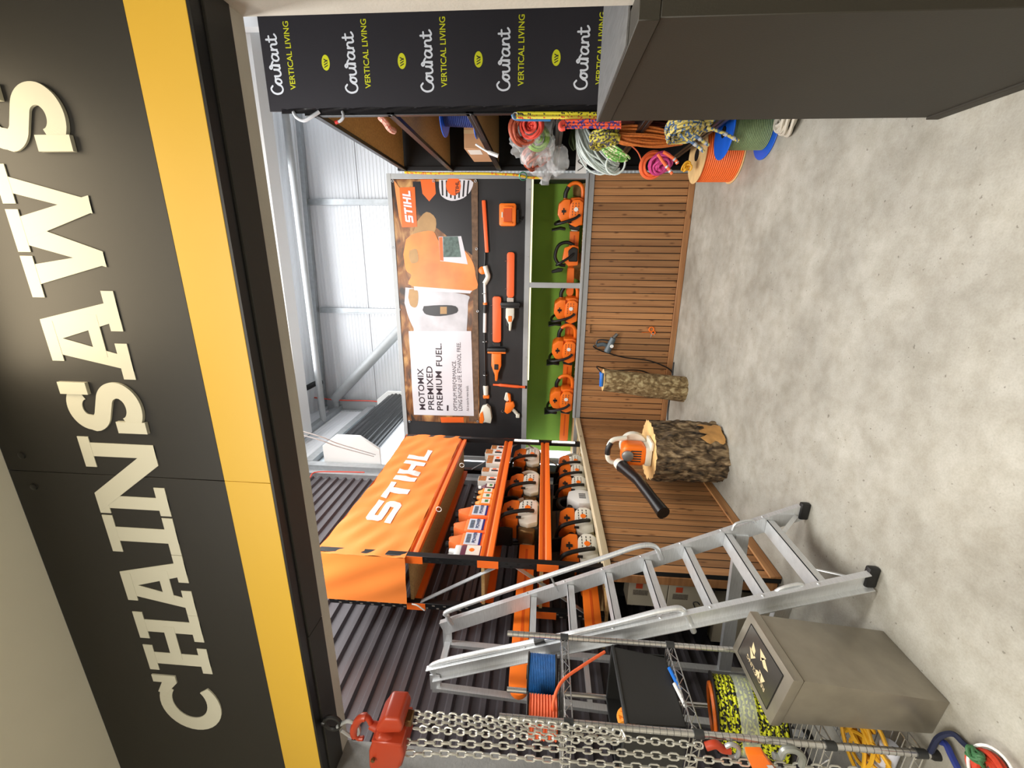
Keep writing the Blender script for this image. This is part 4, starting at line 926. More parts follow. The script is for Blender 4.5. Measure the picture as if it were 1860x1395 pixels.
t = solo('hand_saw_sheath', MB().tube(bez([tb(896, 698, 0.02), tb(915, 699, 0.025), tb(935, 701, 0.025), tb(954, 702.5, 0.02)], 6), [0.014] * 4 + [0.02] * 11 + [0.016] * 4, 8), mat('sheath_red_orange', (248, 104, 48), 0.4), 'thin curved orange sheath hung upright on the black board', 'saw sheath', smooth=True)
part('handle', MB().cyl(tb(954, 702.5, 0.02), tb(957, 702.7, 0.02), 0.022, 0.018), BLACK, t, smooth=True)

# ================================================================== THINGS ON THE PLANKS, LOG, STUMP
def pk(px, py, d=0.0): p = ony(px, py, D); return Vector((p.x, D - d, p.z))
GR_B = mat('tool_grey_blue', (84, 96, 104), 0.4)
t = thing('heat_gun', 'grey heat gun hung by its handle on the planks', 'heat gun', pk(1098, 625))
part('barrel', MB().cyl(pk(1101, 638, 0.06), pk(1113, 612, 0.06), 0.042, 0.034), GR_B, t, bevel=0.006); part('nozzle', MB().cyl(pk(1113, 612, 0.06), pk(1120, 605, 0.06), 0.022, 0.02), mat('nozzle_steel', (120, 120, 118), 0.35, 0.8), t, smooth=True)
part('handle', MB().tube(bez([pk(1104, 628, 0.05), pk(1095, 624, 0.05), pk(1083, 626, 0.05)], 5), 0.024, 8), GR_B, t, smooth=True)
part('guard_loop', MB().tube(bez([pk(1106, 618, 0.05), pk(1095, 616, 0.05), pk(1085, 617, 0.05), pk(1082, 625, 0.05)], 5), 0.009, 6), DKGREY, t, smooth=True)
part('badge', MB().lathe([(0.022, 0), (0.02, 0.004)], pk(1109, 626, 0.10), -Y, 14), WHITE, t)
part('power_cord', MB().tube(bez([pk(1080, 625, 0.05), pk(1078, 629, 0.03), pk(1090, 636, 0.02), pk(1130, 648, 0.015), pk(1170, 653, 0.015), pk(1195, 660, 0.02), pk(1215, 670, 0.03), pk(1222, 682, 0.05)], 6), 0.008, 6), BLACK, t, smooth=True)
t = thing('scissors', 'orange handled scissors hanging on the planks', 'scissors', pk(1183, 605))
part('handles', MB().torus(pk(1183, 598, 0.012), 0.028, 0.007, Y, 14, 6).torus(pk(1186, 604, 0.014), 0.022, 0.006, Y, 14, 6), ORANGE, t, smooth=True)
part('blades', MB().prism([(p.x, p.z) for p in (pk(1182, 605), pk(1186, 604), pk(1190, 609), pk(1184, 608), pk(1181, 614))], (0, D - 0.008, 0), X, Z, (0, -0.004, 0)), HOOK, t)
part('hanging_loop', MB().tube([pk(1165, 604, 0.008), pk(1181, 603, 0.01)], 0.003, 5), ORANGE, t)
t = thing('wall_hook_rail', 'little wooden hook rail under the ledge', 'hook rail', pk(1070, 597))
part('rail', MB().cbox(pk(1070, 597, 0.008), (0.10, 0.014, 0.03)), WOODH, t, bevel=0.003)
for q in (590, 597, 604): part('peg', MB().cyl(pk(1071, q, 0.0), pk(1073, q, 0.03), 0.006), BROWNM, t, smooth=True)
cordpts = [pk(1097, 676, 0.25), pk(1098, 668, 0.12), pk(1130, 672, 0.02), pk(1160, 673, 0.015), pk(1190, 684, 0.02)]
# bark materials
def bark_mat(name, c0, c1, c2, sc, zs):
    M = bpy.data.materials.new(name); M.use_nodes = True; nt = M.node_tree; N = nt.nodes; L = nt.links; b = N['Principled BSDF']; b.inputs['Roughness'].default_value = 0.9
    tc = N.new('ShaderNodeTexCoord'); mp = N.new('ShaderNodeMapping'); mp.inputs['Scale'].default_value = (1, 1, zs); L.new(tc.outputs['Object'], mp.inputs[0])
    nz = N.new('ShaderNodeTexNoise'); nz.inputs['Scale'].default_value = sc; nz.inputs['Detail'].default_value = 7; nz.inputs['Distortion'].default_value = 0.6; L.new(mp.outputs[0], nz.inputs['Vector'])
    rp = N.new('ShaderNodeValToRGB'); e = rp.color_ramp.elements; e[0].position = 0.33; e[0].color = (*lin(c0), 1); e[1].position = 0.68; e[1].color = (*lin(c2), 1)
    m_ = e.new(0.5); m_.color = (*lin(c1), 1); L.new(nz.outputs['Fac'], rp.inputs[0]); L.new(rp.outputs[0], b.inputs['Base Color'])
    bp = N.new('ShaderNodeBump'); bp.inputs['Strength'].default_value = 0.8; bp.inputs['Distance'].default_value = 0.01; L.new(nz.outputs['Fac'], bp.inputs['Height']); L.new(bp.outputs[0], b.inputs['Normal'])
    return M
def log_mesh(c, r0, r1, h, amp, freq, seed, lean=(0, 0), nth=96, nz=40, furrow=True, groove=None):
    from mathutils import noise as mn
    b = MB(); vs = []; sd = seed * 7.3
    for j in range(nz + 1):
        v = j / nz
        for i in range(nth):
            t = 2 * math.pi * i / nth; r = r0 + (r1 - r0) * v
            r *= 1 + 0.05 * math.sin(2 * t + sd) + 0.03 * math.sin(3 * t + 1 + sd)
            if furrow:
                q = mn.noise(Vector((math.cos(t) * freq, math.sin(t) * freq, v * h * freq * 1.3 + sd))); q2 = mn.noise(Vector((math.cos(t) * freq * 2.2, math.sin(t) * freq * 2.2, v * h * freq * 3 + sd)))
                r += amp * (abs(q) * 1.6 + abs(q2) * 0.8 - 0.4)
            else: r += amp * mn.noise(Vector((math.cos(t) * freq, math.sin(t) * freq, v * h * 6 + sd)))
            if groove and abs(((t - groove + math.pi) % (2 * math.pi)) - math.pi) < 0.1: r -= 0.014 * (1 - v * 0.7)
            vs.append(Vector((c[0] + r * math.cos(t) + lean[0] * v, c[1] + r * math.sin(t) + lean[1] * v, v * h)))
    b.add(vs, [(j * nth + i, j * nth + (i + 1) % nth, (j + 1) * nth + (i + 1) % nth, (j + 1) * nth + i) for j in range(nz) for i in range(nth)])
    b.f.append(list(range(nth - 1, -1, -1)))
    top = [vs[nz * nth + i] + Vector((0, 0, 0.001)) for i in range(nth)]
    return b, top
CUT = mat('cut_wood', (226, 186, 124), 0.75, var=0.2, vscale=14)
# small smooth log
lc = (-1.40, 4.62)
b, top = log_mesh(lc, 0.145, 0.125, 0.905, 0.006, 2.0, 3, lean=(0.085, -0.02), furrow=False, groove=-1.1)
t = thing('log', 'slim upright log of blotchy grey bark before the planks', 'log', (lc[0], lc[1], 0))
part('bark', b, bark_mat('blotchy_bark', (92, 74, 46), (134, 112, 76), (190, 174, 132), 24, 0.8), t, smooth=True); part('cut_face', MB().poly(top), CUT, t)
tc_ = Vector((lc[0] + 0.085, lc[1] - 0.02, 0.907))
t = thing('hand_tool', 'blue tool with black lead lying on the slim log', 'tool', tc_)
BLUE = mat('tool_blue', (30, 110, 205), 0.35)
part('body', MB().tube(bez([tc_ + Vector((0.09, -0.05, 0.022)), tc_ + Vector((0.02, -0.06, 0.024)), tc_ + Vector((-0.06, -0.05, 0.02))], 5), 0.021, 8), BLUE, t, smooth=True)
part('grip', MB().tube(bez([tc_ + Vector((0.04, -0.05, 0.022)), tc_ + Vector((0.045, 0.02, 0.02)), tc_ + Vector((0.06, 0.07, 0.018))], 4), 0.016, 8), BLUE, t, smooth=True)
part('lead', MB().tube(bez([tc_ + Vector((0.07, 0.08, 0.02)), tc_ + Vector((0.1, 0.2, 0.05)), pk(1100, 667, 0.1), pk(1120, 672, 0.02), pk(1160, 672, 0.02), pk(1195, 683, 0.03), pk(1240, 690, 0.05)], 6), 0.008, 6), BLACK, t, smooth=True)
solo('floor_cable', MB().tube(bez([(-1.2, D - 0.06, 0.008), (-1.5, D - 0.08, 0.008), (-1.8, D - 0.07, 0.008), (XL + 0.05, D - 0.1, 0.008)], 6), 0.008, 6), BLACK, 'black cable lying on the floor along the kickboard', 'cable', smooth=True)
# big furrowed stump
sc_ = (-1.68, 3.58)
b, top = log_mesh(sc_, 0.262, 0.262, 0.60, 0.026, 5.0, 5, nth=220, nz=90)
t = thing('tree_stump', 'thick stump of deeply furrowed dark bark beside the side bench', 'stump', (sc_[0], sc_[1], 0))
part('bark', b, bark_mat('furrowed_bark', (28, 22, 16), (96, 78, 56), (158, 136, 104), 26, 0.4), t, smooth=True); part('cut_face', MB().poly(top), CUT, t)
wd = []
for i in range(9):
    for j in range(9):
        a = -0.42 + (i / 8 - 0.5) * (0.75 + 0.12 * math.sin(j * 1.3)); z = 0.02 + (0.17 + 0.035 * math.sin(i * 1.7)) * j / 8; r = 0.272 + 0.012 * math.sin(i * 1.1) - 0.008 * abs(i - 4) / 4
        wd.append(Vector((sc_[0] + r * math.cos(a), sc_[1] + r * math.sin(a), z)))
b = MB().add(wd, [(j + i * 9, j + (i + 1) * 9, j + 1 + (i + 1) * 9, j + 1 + i * 9) for i in range(8) for j in range(8)])
part('bare_scar', b, mat('bare_wood', (196, 146, 84), 0.7, var=0.3, vscale=12), t, smooth=True, label='bare tan scar where bark is missing')
# leaf blower on the stump
bl = thing('leaf_blower', 'orange and white leaf blower with long black nozzle on the stump', 'leaf blower', (-1.66, 3.50, 0.603))
BX, BYY, BZ = -1.66, 3.50, 0.603
def q_(x, y, z): return Vector((BX + x, BYY + y, BZ + z))
part('engine_cover', MB().prism(rrect(-0.10, 0.05, 0.09, 0.26, 0.05), q_(0, 0.05, 0), X, Z, (0, -0.14, 0)), ORANGE, bl, bevel=0.025, seg=3)
for k in range(5): part('vent_slot', MB().box(q_(-0.06 + k * 0.024, -0.0925, 0.10), q_(-0.048 + k * 0.024, -0.089, 0.19)), DKGREY, bl)
part('fan_housing', MB().lathe([(0.115, 0), (0.125, 0.03), (0.11, 0.07)], q_(0.03, 0.06, 0.14), Y, 24), CREAM, bl, smooth=True)
part('fuel_tank', MB().box(q_(-0.10, -0.09, 0.005), q_(0.08, 0.05, 0.065)), CREAM, bl, bevel=0.015, seg=2)
part('foot', MB().box(q_(0.05, -0.1, 0.0), q_(0.13, 0.08, 0.03)), CREAM, bl, bevel=0.008)
part('handle', MB().tube(bez([q_(0.12, 0.02, 0.22), q_(0.10, 0.0, 0.34), q_(0.02, -0.02, 0.38), q_(-0.09, -0.02, 0.36), q_(-0.12, -0.02, 0.25)], 6), 0.022, 10), CREAM, bl, smooth=True)
part('grip', MB().tube(bez([q_(0.08, -0.01, 0.355), q_(0.03, -0.02, 0.378), q_(-0.03, -0.02, 0.38)], 4), 0.025, 10), BLACK, bl, smooth=True)
part('starter_cap', MB().lathe([(0.05, 0), (0.05, 0.02), (0.03, 0.03)], q_(0.0, -0.09, 0.22), -Y, 18), mat('starter_steel', (150, 150, 150), 0.35, 0.7), bl, smooth=True)
n0 = q_(-0.10, -0.05, 0.28)
n1, n2 = ony(1160, 873, 3.1), ony(1205, 932, 2.72)
part('collar', MB().cyl(n0, n0 + (n1 - n0) * 0.25, 0.05, 0.055), CREAM, bl, smooth=True)
part('nozzle', MB().tube([n0 + (n1 - n0) * 0.2, n0 + (n1 - n0) * 0.35, n1, n1 + (n2 - n1) * 0.6, n2], [0.058, 0.05, 0.045, 0.042, 0.05], 16), mat('nozzle_black', (22, 22, 23), 0.28), bl, smooth=True)

# ================================================================== STEP LADDER
def LX(z): return -1.42 - 0.43 * z
def LYf(z): return 2.28 - 0.06 * z
def LYn(z): return 1.745 + 0.045 * z
ld = thing('step_ladder', 'tall aluminium step ladder with tube handrails before the rack', 'ladder', (-1.9, 2.0, 0))
TOPZ = 2.2
for fy, nm in ((LYf, 1), (LYn, -1)):
    b = MB(); n = 1
    p0, p1 = Vector((LX(0.03), fy(0), 0.03)), Vector((LX(TOPZ), fy(TOPZ), TOPZ))
    d = (p1 - p0).normalized(); side = Y.cross(d).normalized()
    # channel section: web plus two flanges turned outwards
    b.beam(p0, p1, 0.006, 0.095, up=side)
    for s in (-1, 1): b.beam(p0 + side * 0.0445 * s - Y * 0.014 * nm * -1, p1 + side * 0.0445 * s - Y * 0.014 * nm * -1, 0.03, 0.005, up=side)
    so = part('stile', b, ALU, ld)
    ft = Vector((LX(0.0), fy(0), 0)); part('foot', MB().cbox(ft + Vector((0.0, 0, 0.0255)), (0.105, 0.034, 0.05)), BLACK, ld, bevel=0.01, seg=2)
for k in range(1, 8):
    z = 0.232 * k; p0, p1 = Vector((LX(z) , LYn(z) + 0.004, z)), Vector((LX(z), LYf(z) - 0.004, z))
    dep = 0.085 if k < 7 else 0.12
    cx0 = p0.x + 0.035
    b = MB()
    b.hexa([(cx0 - dep, p0.y, z - 0.004), (cx0, p0.y, z - 0.004), (cx0, p1.y, z - 0.004), (cx0 - dep, p1.y, z - 0.004), (cx0 - dep, p0.y, z), (cx0, p0.y, z), (cx0, p1.y, z), (cx0 - dep, p1.y, z)])
    b.hexa([(cx0 - 0.004, p0.y, z - 0.04), (cx0, p0.y, z - 0.04), (cx0, p1.y, z - 0.04), (cx0 - 0.004, p1.y, z - 0.04), (cx0 - 0.004, p0.y, z), (cx0, p0.y, z), (cx0, p1.y, z), (cx0 - 0.004, p1.y, z)])
    so = part('step', b, ALU, ld)
def hrail(pts): part('handrail', MB().tube(bez(pts, 6), 0.0155, 10), ALU, ld, smooth=True)
def pf(px, py, fy, off):
    """point on the plane of one stile"""
    p = ony(px, py, fy(1.2)); 
    for _ in range(4): p = ony(px, py, fy(p.z) + off)
    return p
hrail([pf(821, 1134, LYf, 0.0), pf(813, 1119, LYf, 0.0), pf(824, 1106, LYf, 0.0), pf(990, 1048, LYf, 0), pf(1100, 1012, LYf, 0), pf(1160, 992, LYf, 0), pf(1190, 993, LYf, 0), pf(1201, 1015, LYf, 0)])
hrail([pf(797, 1248, LYn, 0.0), pf(789, 1223, LYn, 0.0), pf(798, 1203, LYn, 0.0), pf(973, 1165, LYn, 0), pf(1100, 1136, LYn, 0), pf(1210, 1108, LYn, 0), pf(1242, 1110, LYn, 0), pf(1260, 1147, LYn, 0)])
p = pf(1000, 1046, LYf, 0); q = pf(1012, 1072, LYf, 0); part('rail_clamp', MB().beam(p, q, 0.035, 0.004, up=X), ALU, ld)
part('grip_sleeve', MB().cyl(pf(972, 1166, LYn, 0), pf(990, 1161, LYn, 0), 0.019), BLACK, ld, smooth=True)
# rear legs and base bars
for y, xt, xb in ((2.16, -2.50, -2.56), (1.83, -2.46, -2.60)):
    part('rear_leg', MB().beam((xt, y, TOPZ - 0.04), (xb, y, 0.02), 0.025, 0.04, up=Y), ALU, ld)
    part('top_bracket', MB().beam((LX(TOPZ) + 0.0, y, TOPZ - 0.03), (xt - 0.02, y, TOPZ - 0.03), 0.006, 0.06), ALU, ld)
    part('rear_foot', MB().cbox((xb, y, 0.02), (0.05, 0.05, 0.04)), BLACK, ld, bevel=0.008)
part('top_cross_bar', MB().beam((-2.49, 1.83, TOPZ - 0.03), (-2.50, 2.16, TOPZ - 0.03), 0.03, 0.04), ALU, ld)
part('rear_cross_bar', MB().beam((-2.53, 1.83, 1.25), (-2.53, 2.16, 1.25), 0.03, 0.03), ALU, ld)
for y, z in ((2.262, 0.36), (1.775, 0.36)):
    part('base_bar', MB().beam((LX(z) - 0.02, y, z), (-2.56, y * 0.6 + 2.0 * 0.4, z), 0.03, 0.075), ALU, ld)
# braces at the lowest step
part('step_brace', MB().beam((LX(0.06) , LYf(0.06) - 0.01, 0.07), (LX(0.232) + 0.02, LYf(0.2) - 0.13, 0.215), 0.004, 0.022), ALU, ld)
part('step_brace', MB().beam((LX(0.06), LYn(0.06) + 0.01, 0.07), (LX(0.232) + 0.02, LYn(0.2) + 0.13, 0.215), 0.004, 0.022), ALU, ld)
for fy, q in ((LYf, ((1330, 963), (1337, 951), (1365, 945), (1374, 952))), (LYn, ((1403, 1083), (1415, 1070), (1450, 1061), (1464, 1066)))):
    part('catch_loop', MB().tube(bez([pf(a, c, fy, 0) for a, c in q], 3), 0.008, 6), ALU, ld, smooth=True)
for k in range(1, 8):
    z = 0.232 * k
    for fy, s in ((LYf, 1), (LYn, -1)):
        part('rivet', MB().lathe([(0.007, 0), (0.005, 0.003)], (LX(z) + 0.045, fy(z) + 0.014 * s, z + 0.02), X, 8), ALU, ld)

# ================================================================== STEEL BIN
bn_ = thing('recycling_bin', 'square brushed steel recycling bin with flap lid before the wire shelving', 'bin', (-1.7, 1.47, 0))
base = [(-1.80, 1.315), (-1.614, 1.303), (-1.622, 1.636), (-1.80, 1.64)]
topc = [(-1.80, 1.308), (-1.503, 1.252), (-1.527, 1.582), (-1.80, 1.65)]
part('body', MB().hexa([(x, y, 0.0) for x, y in base] + [(x, y, 0.585) for x, y in topc]), STAINLESS, bn_, bevel=0.006, seg=2)
grow = [(-1.81, 1.300), (-1.493, 1.244), (-1.517, 1.590), (-1.812, 1.66)]
part('lid', MB().hexa([(x, y, 0.59) for x, y in grow] + [(x, y, 0.63) for x, y in grow]), STAINLESS, bn_, bevel=0.008, seg=2)
cxy = (sum(p[0] for p in grow) / 4, sum(p[1] for p in grow) / 4)
flap = [(cxy[0] + (x - cxy[0]) * 0.74, cxy[1] + (y - cxy[1]) * 0.74) for x, y in grow]
fl = part('flap', MB().hexa([(x, y, 0.6301) for x, y in flap] + [(x, y, 0.632) for x, y in flap]), mat('flap_steel', (150, 146, 140), 0.3, 0.9, var=0.12, vscale=12), bn_)
seam = MB()
for i in range(4): seam.beam((*flap[i], 0.6316), (*flap[(i + 1) % 4], 0.6316), 0.004, 0.002)
part('flap_gap', seam, BLACK, bn_)
SYM = mat('recycle_mark', (210, 190, 150), 0.6)
b = MB()
U_ = Vector((-math.cos(0.1), -math.sin(0.1), 0)) ; V_ = Vector((math.sin(0.1), -math.cos(0.1), 0))
U_, V_ = Vector((0.08, 1, 0)).normalized(), Vector((-1, 0.08, 0)).normalized()
for k in range(3):
    a = 2 * math.pi * k / 3 + math.pi / 2
    def rot(p): return (p[0] * math.cos(a) - p[1] * math.sin(a), p[0] * math.sin(a) + p[1] * math.cos(a))
    for pl in ([(-0.030, -0.050), (0.006, -0.050), (0.012, -0.028), (-0.016, -0.028)], [(0.004, -0.060), (0.036, -0.039), (0.004, -0.018)]):
        b.poly([Vector((cxy[0] + 0.005, cxy[1] - 0.0, 0.6324)) + U_ * (rot(p)[0] * 1.3) + V_ * (rot(p)[1] * 1.3) for p in pl])
part('recycle_mark', b, SYM, fl)
part('recycle_text', MB().text('RECYCLING', Vector((cxy[0] - 0.05, cxy[1] - 0.075, 0.6324)), Vector((0.05, 1, 0)).normalized(), Vector((-1, 0.05, 0)).normalized(), 0.03), SYM, fl)

# ================================================================== WIRE SHELVING
wx0, wx1, wy0, wy1 = -2.24, -1.853, 1.275, 1.685
wr = thing('wire_shelving', 'chrome wire shelving unit stacked with rope reels beside the bin', 'shelving', ((wx0 + wx1) / 2, (wy0 + wy1) / 2, 0))
for x in (wx0, wx1):
    for y in (wy0, wy1):
        po = part('post', MB().cyl((x, y, 0.03), (x, y, 1.73), 0.0135, n=12), CHROME, wr, smooth=True)
        b = MB()
        for k in range(60): b.torus((x, y, 0.08 + k * 0.0275), 0.0138, 0.0009, Z, 12, 4)
        if x == wx1: part('groove_rings', b, DKGREY, po, kind='stuff')
        part('foot', MB().lathe([(0.02, 0), (0.02, 0.02), (0.013, 0.035)], (x, y, 0), Z, 12), BLACK, wr, smooth=True)
for z in (1.455, 0.93, 0.42, 0.08):
    so = None
    for (a, c) in (((wx1, wy0), (wx1, wy1)), ((wx0, wy0), (wx0, wy1)), ((wx0, wy0), (wx1, wy0)), ((wx0, wy1), (wx1, wy1))):
        a, c = Vector((*a, 0)), Vector((*c, 0)); b = MB()
        for dz in (0.0, -0.032): b.cyl(a + Z * (z + dz), c + Z * (z + dz), 0.0032, n=6)
        nseg = 10; zz = []
        for k in range(nseg + 1): zz.append(a + (c - a) * (k / nseg) + Z * (z - (0.0 if k % 2 else 0.032)))
        b.tube(zz, 0.0022, 5); part('shelf_truss', b, CHROME, wr, smooth=True)
    b = MB()
    for k in range(1, 16): yy = wy0 + (wy1 - wy0) * k / 16; b.cyl((wx0, yy, z + 0.003), (wx1, yy, z + 0.003), 0.002, n=5)
    part('shelf_wires', b, CHROME, wr, kind='stuff')
    for y in (wy0, wy1): part('collar', MB().lathe([(0.017, -0.02), (0.018, 0.02)], (wx1, y, z - 0.015), Z, 12), DKGREY, wr, smooth=True)
def reel(name, label, c, axis, R, w, core, ropeM, flM, rr=0.006, flange=True, fr=None):
    """drum of rope: core, wound strands and two flanges"""
    t = thing(name, label, 'reel', c); c = Vector(c); ax = Vector(axis).normalized(); n = int(w / (2 * rr))
    b = MB()
    prof = []
    for k in range(n):
        h = -w / 2 + (k + 0.5) * w / n
        prof += [(R - rr * 0.9, h - rr * 0.98), (R - rr * 0.25, h - rr * 0.6), (R, h), (R - rr * 0.25, h + rr * 0.6)]
    prof.append((R - rr, w / 2)); b.lathe(prof, c, ax, 32); part('wound_rope', b, ropeM, t, smooth=True)
    if flange:
        for s in (-1, 1):
            part('flange', MB().lathe([(fr or R * 1.25, 0), (fr or R * 1.25, 0.008)], c + ax * (s * (w / 2 + 0.004) - 0.004), ax, 32), flM, t, bevel=0.002)
    part('hub', MB().lathe([(core, 0), (core, 0.004)], c + ax * (w / 2 + 0.0085), ax, 20), BLACK, t)
    return t
R_BLUE = mat('rope_blue', (24, 98, 170), 0.55, var=0.2, vscale=40); R_NAVY = mat('rope_navy', (26, 30, 84), 0.5, var=0.3, vscale=40)
R_OR = mat('rope_orange', (236, 104, 58), 0.6, var=0.12, vscale=50)
reel('rope_reel', 'blue rope reel on the wire shelving, topmost and nearest the ladder', (-2.0, 1.60, 1.548), (0, 0.02, 1), 0.085, 0.13, 0.03, R_BLUE, BLACK, 0.004, True, 0.09)
reel('rope_reel', 'dark navy rope reel behind the blue and orange reels', (-2.10, 1.47, 1.545), (0, 0, 1), 0.075, 0.13, 0.03, R_NAVY, BLACK, 0.005, True, 0.085)
reel('rope_reel', 'orange rope reel on the wire shelving beside the near post', (-1.955, 1.36, 1.545), (0, 0, 1), 0.083, 0.13, 0.03, R_OR, BLACK, 0.006, True, 0.088)
solo('rope_tail', MB().tube(bez([(-1.90, 1.33, 1.50), (-1.85, 1.36, 1.50), (-1.835, 1.44, 1.46), (-1.83, 1.52, 1.36), (-1.83, 1.60, 1.25)], 8), 0.007, 8), R_OR, 'loose orange rope end hanging from the orange reel', 'rope', smooth=True)
# dark open tubs standing tilted on the middle shelf
TUB = mat('dark_tub', (44, 44, 44), 0.6)
tb_ = thing('storage_tub', 'dark grey open tub on the middle wire shelf', 'tub', (-2.03, 1.48, 0.94))
x0, x1, y0, y1, z0, z1 = -2.21, -1.86, 1.30, 1.66, 0.945, 1.20
part('front_wall', MB().hexa([(x1 - 0.03, y0 + 0.02, z0), (x1 - 0.024, y0 + 0.02, z0), (x1 - 0.024, y1 - 0.02, z0), (x1 - 0.03, y1 - 0.02, z0), (x1 - 0.006, y0, z1), (x1, y0, z1), (x1, y1, z1), (x1 - 0.006, y1, z1)]), TUB, tb_, bevel=0.002)
part('back_wall', MB().box((x0, y0, z0), (x0 + 0.006, y1, z1)), TUB, tb_); part('side_wall', MB().box((x0, y0, z0), (x1 - 0.03, y0 + 0.006, z1)), TUB, tb_); part('side_wall', MB().box((x0, y1 - 0.006, z0), (x1 - 0.03, y1, z1)), TUB, tb_); part('bottom', MB().box((x0, y0, z0 - 0.004), (x1 - 0.03, y1, z0)), TUB, tb_)
part('rim', MB().tube([(x1, y0, z1), (x1, y1, z1), (x0, y1, z1), (x0, y0, z1)], 0.008, 8, True), DKGREY, tb_, smooth=True)
R_YEL = mat('rope_yellow_orange', (250, 176, 30), 0.6, col2=(238, 110, 30), vscale=40)
def knot_pile(name, label, cat, c, r, M, n, rr, seed, zs=0.7):
    """tangle of looped rope"""
    rn = random.Random(seed); b = MB(); c = Vector(c)
    for k in range(n):
        a = Vector((rn.uniform(-1, 1), rn.uniform(-1, 1), rn.uniform(-1, 1))).normalized(); u = a.orthogonal().normalized(); v = a.cross(u); s = rn.uniform(0.6, 1.0)
        o_ = Vector((rn.uniform(-.35, .35), rn.uniform(-.35, .35), rn.uniform(-.35, .35))) * r; ph = rn.uniform(0, 6)
        pts = []
        for i in range(22):
            t = 2 * math.pi * i / 22; p = (u * math.cos(t) + v * math.sin(t) * 0.7) * r * s + a * 0.12 * r * math.sin(2 * t + ph) + o_; pts.append(c + Vector((p.x, p.y, p.z * zs)))
        b.tube(pts, rr, 6, True)
    return solo(name, b, M, label, cat, smooth=True)
knot_pile('rope_bundle', 'yellow and orange rope bundle peeping out of the dark tub', 'rope', (-1.92, 1.36, 1.17), 0.055, R_YEL, 7, 0.013, 4)
# black and yellow reel on the lower shelf
BYR = bpy.data.materials.new('rope_black_yellow'); BYR.use_nodes = True
def stripe_mat(M, c0, c1, sc, pos=0.5, stretch=(1, 1, 1)):
    M.use_nodes = True; nt = M.node_tree; N = nt.nodes; L = nt.links; b = N['Principled BSDF']; b.inputs['Roughness'].default_value = 0.65
    tc = N.new('ShaderNodeTexCoord'); mp = N.new('ShaderNodeMapping'); mp.inputs['Scale'].default_value = stretch; L.new(tc.outputs['Object'], mp.inputs[0])
    v = N.new('ShaderNodeTexVoronoi'); v.inputs['Scale'].default_value = sc; L.new(mp.outputs[0], v.inputs['Vector'])
    rp = N.new('ShaderNodeValToRGB'); rp.color_ramp.interpolation = 'CONSTANT'; e = rp.color_ramp.elements; e[0].color = (*lin(c0), 1); e[1].position = pos; e[1].color = (*lin(c1), 1)
    L.new(v.outputs['Color'], rp.inputs[0]); L.new(rp.outputs[0], b.inputs['Base Color']); return M
stripe_mat(BYR, (14, 14, 14), (214, 220, 40), 120, 0.48, (1, 1, 1.2))
reel('rope_reel', 'fat reel of black and yellow rope on the low wire shelf behind the bin', (-2.02, 1.49, 0.60), (-0.15, 0.2, 1), 0.148, 0.27, 0.06, BYR, BLACK, 0.008, True, 0.158)
axr = Vector((-0.15, 0.2, 1)).normalized(); rby = [o for o in scene.objects if o.get('label', '').startswith('fat reel')][0]
part('orange_ring', MB().torus(Vector((-2.02, 1.49, 0.60)) + axr * 0.146, 0.105, 0.012, axr, 28, 6), ORANGE, rby, smooth=True)
solo('cling_film', MB().lathe([(0.153, -0.02), (0.156, 0.0), (0.155, 0.03), (0.153, 0.05)], (-2.02, 1.49, 0.60), (-0.15, 0.2, 1), 32), mat('film', (220, 228, 220), 0.15, alpha=0.45), 'clear film band round the black and yellow reel', 'film', smooth=True)
knot_pile('rope_bundle', 'yellow rope coil on the bottom wire shelf', 'rope', (-1.98, 1.42, 0.16), 0.12, mat('rope_yellow', (232, 176, 40), 0.6), 9, 0.008, 9, 0.4)
solo('paper_roll', MB().cyl((-2.15, 1.35, 0.10), (-1.92, 1.34, 0.11), 0.035, n=14), mat('paper_blue_white', (210, 214, 230), 0.6), 'white paper roll on the bottom wire shelf', 'roll', bevel=0.004)
for k, (q, M, lb) in enumerate((((1225, 1232), BLUE, 'blue'), ((1235, 1262), mat('pen_white', (220, 220, 220), 0.4), 'white'))):
    p = onx(*q, -1.87); solo('marker_pen', MB().cyl(p + Vector((0, 0.05, 0.01)), p - Vector((0, 0.05, 0.01)), 0.009, n=8), M, '%s marker pen lying on the wire shelf edge under the tub' % lb, 'pen')

# ================================================================== CHAIN HOIST
HY = 1.235
RED = mat('hoist_red', (172, 60, 34), 0.35, 0.0)
def hq(px, py, d=0.0): p = ony(px, py, HY); p.y += d; return p
hs = thing('chain_hoist', 'red hand chain hoist with zinc chains hanging under the opening', 'hoist', hq(718, 1330))
e0 = hq(612, 1314); part('eye_bolt', MB().torus(e0 + Vector((0, 0, 0.02)), 0.035, 0.009, Y, 18, 8).cyl(e0 + Vector((0, 0, 0.05)), (e0.x, HY, 2.488), 0.012), BLACK, hs, smooth=True)
part('shackle', MB().tube(bez([hq(613, 1320), hq(630, 1310), hq(648, 1316), hq(652, 1330), hq(640, 1338), hq(620, 1326)], 5), 0.008, 8), GALV, hs, smooth=True)
part('top_hook', MB().tube(bez([hq(676, 1318), hq(668, 1304), hq(656, 1304), hq(646, 1316), hq(643, 1330), hq(650, 1340), hq(660, 1341)], 6), [0.012] * 8 + [0.017] * 20 + [0.01] * 9, 10), RED, hs, smooth=True)
part('hook_swivel', MB().cyl(hq(672, 1316), hq(688, 1322), 0.016, 0.022), RED, hs, smooth=True)
c = hq(718, 1345)
part('gear_case', MB().prism([(p.x - c.x, p.z - c.z) for p in (hq(*q) for q in ((690, 1308), (700, 1300), (742, 1318), (746, 1335), (740, 1356), (725, 1368), (695, 1368), (682, 1358), (682, 1330)))], (c.x, HY + 0.05, c.z), X, Z, (0, -0.13, 0)), RED, hs, bevel=0.02, seg=3)
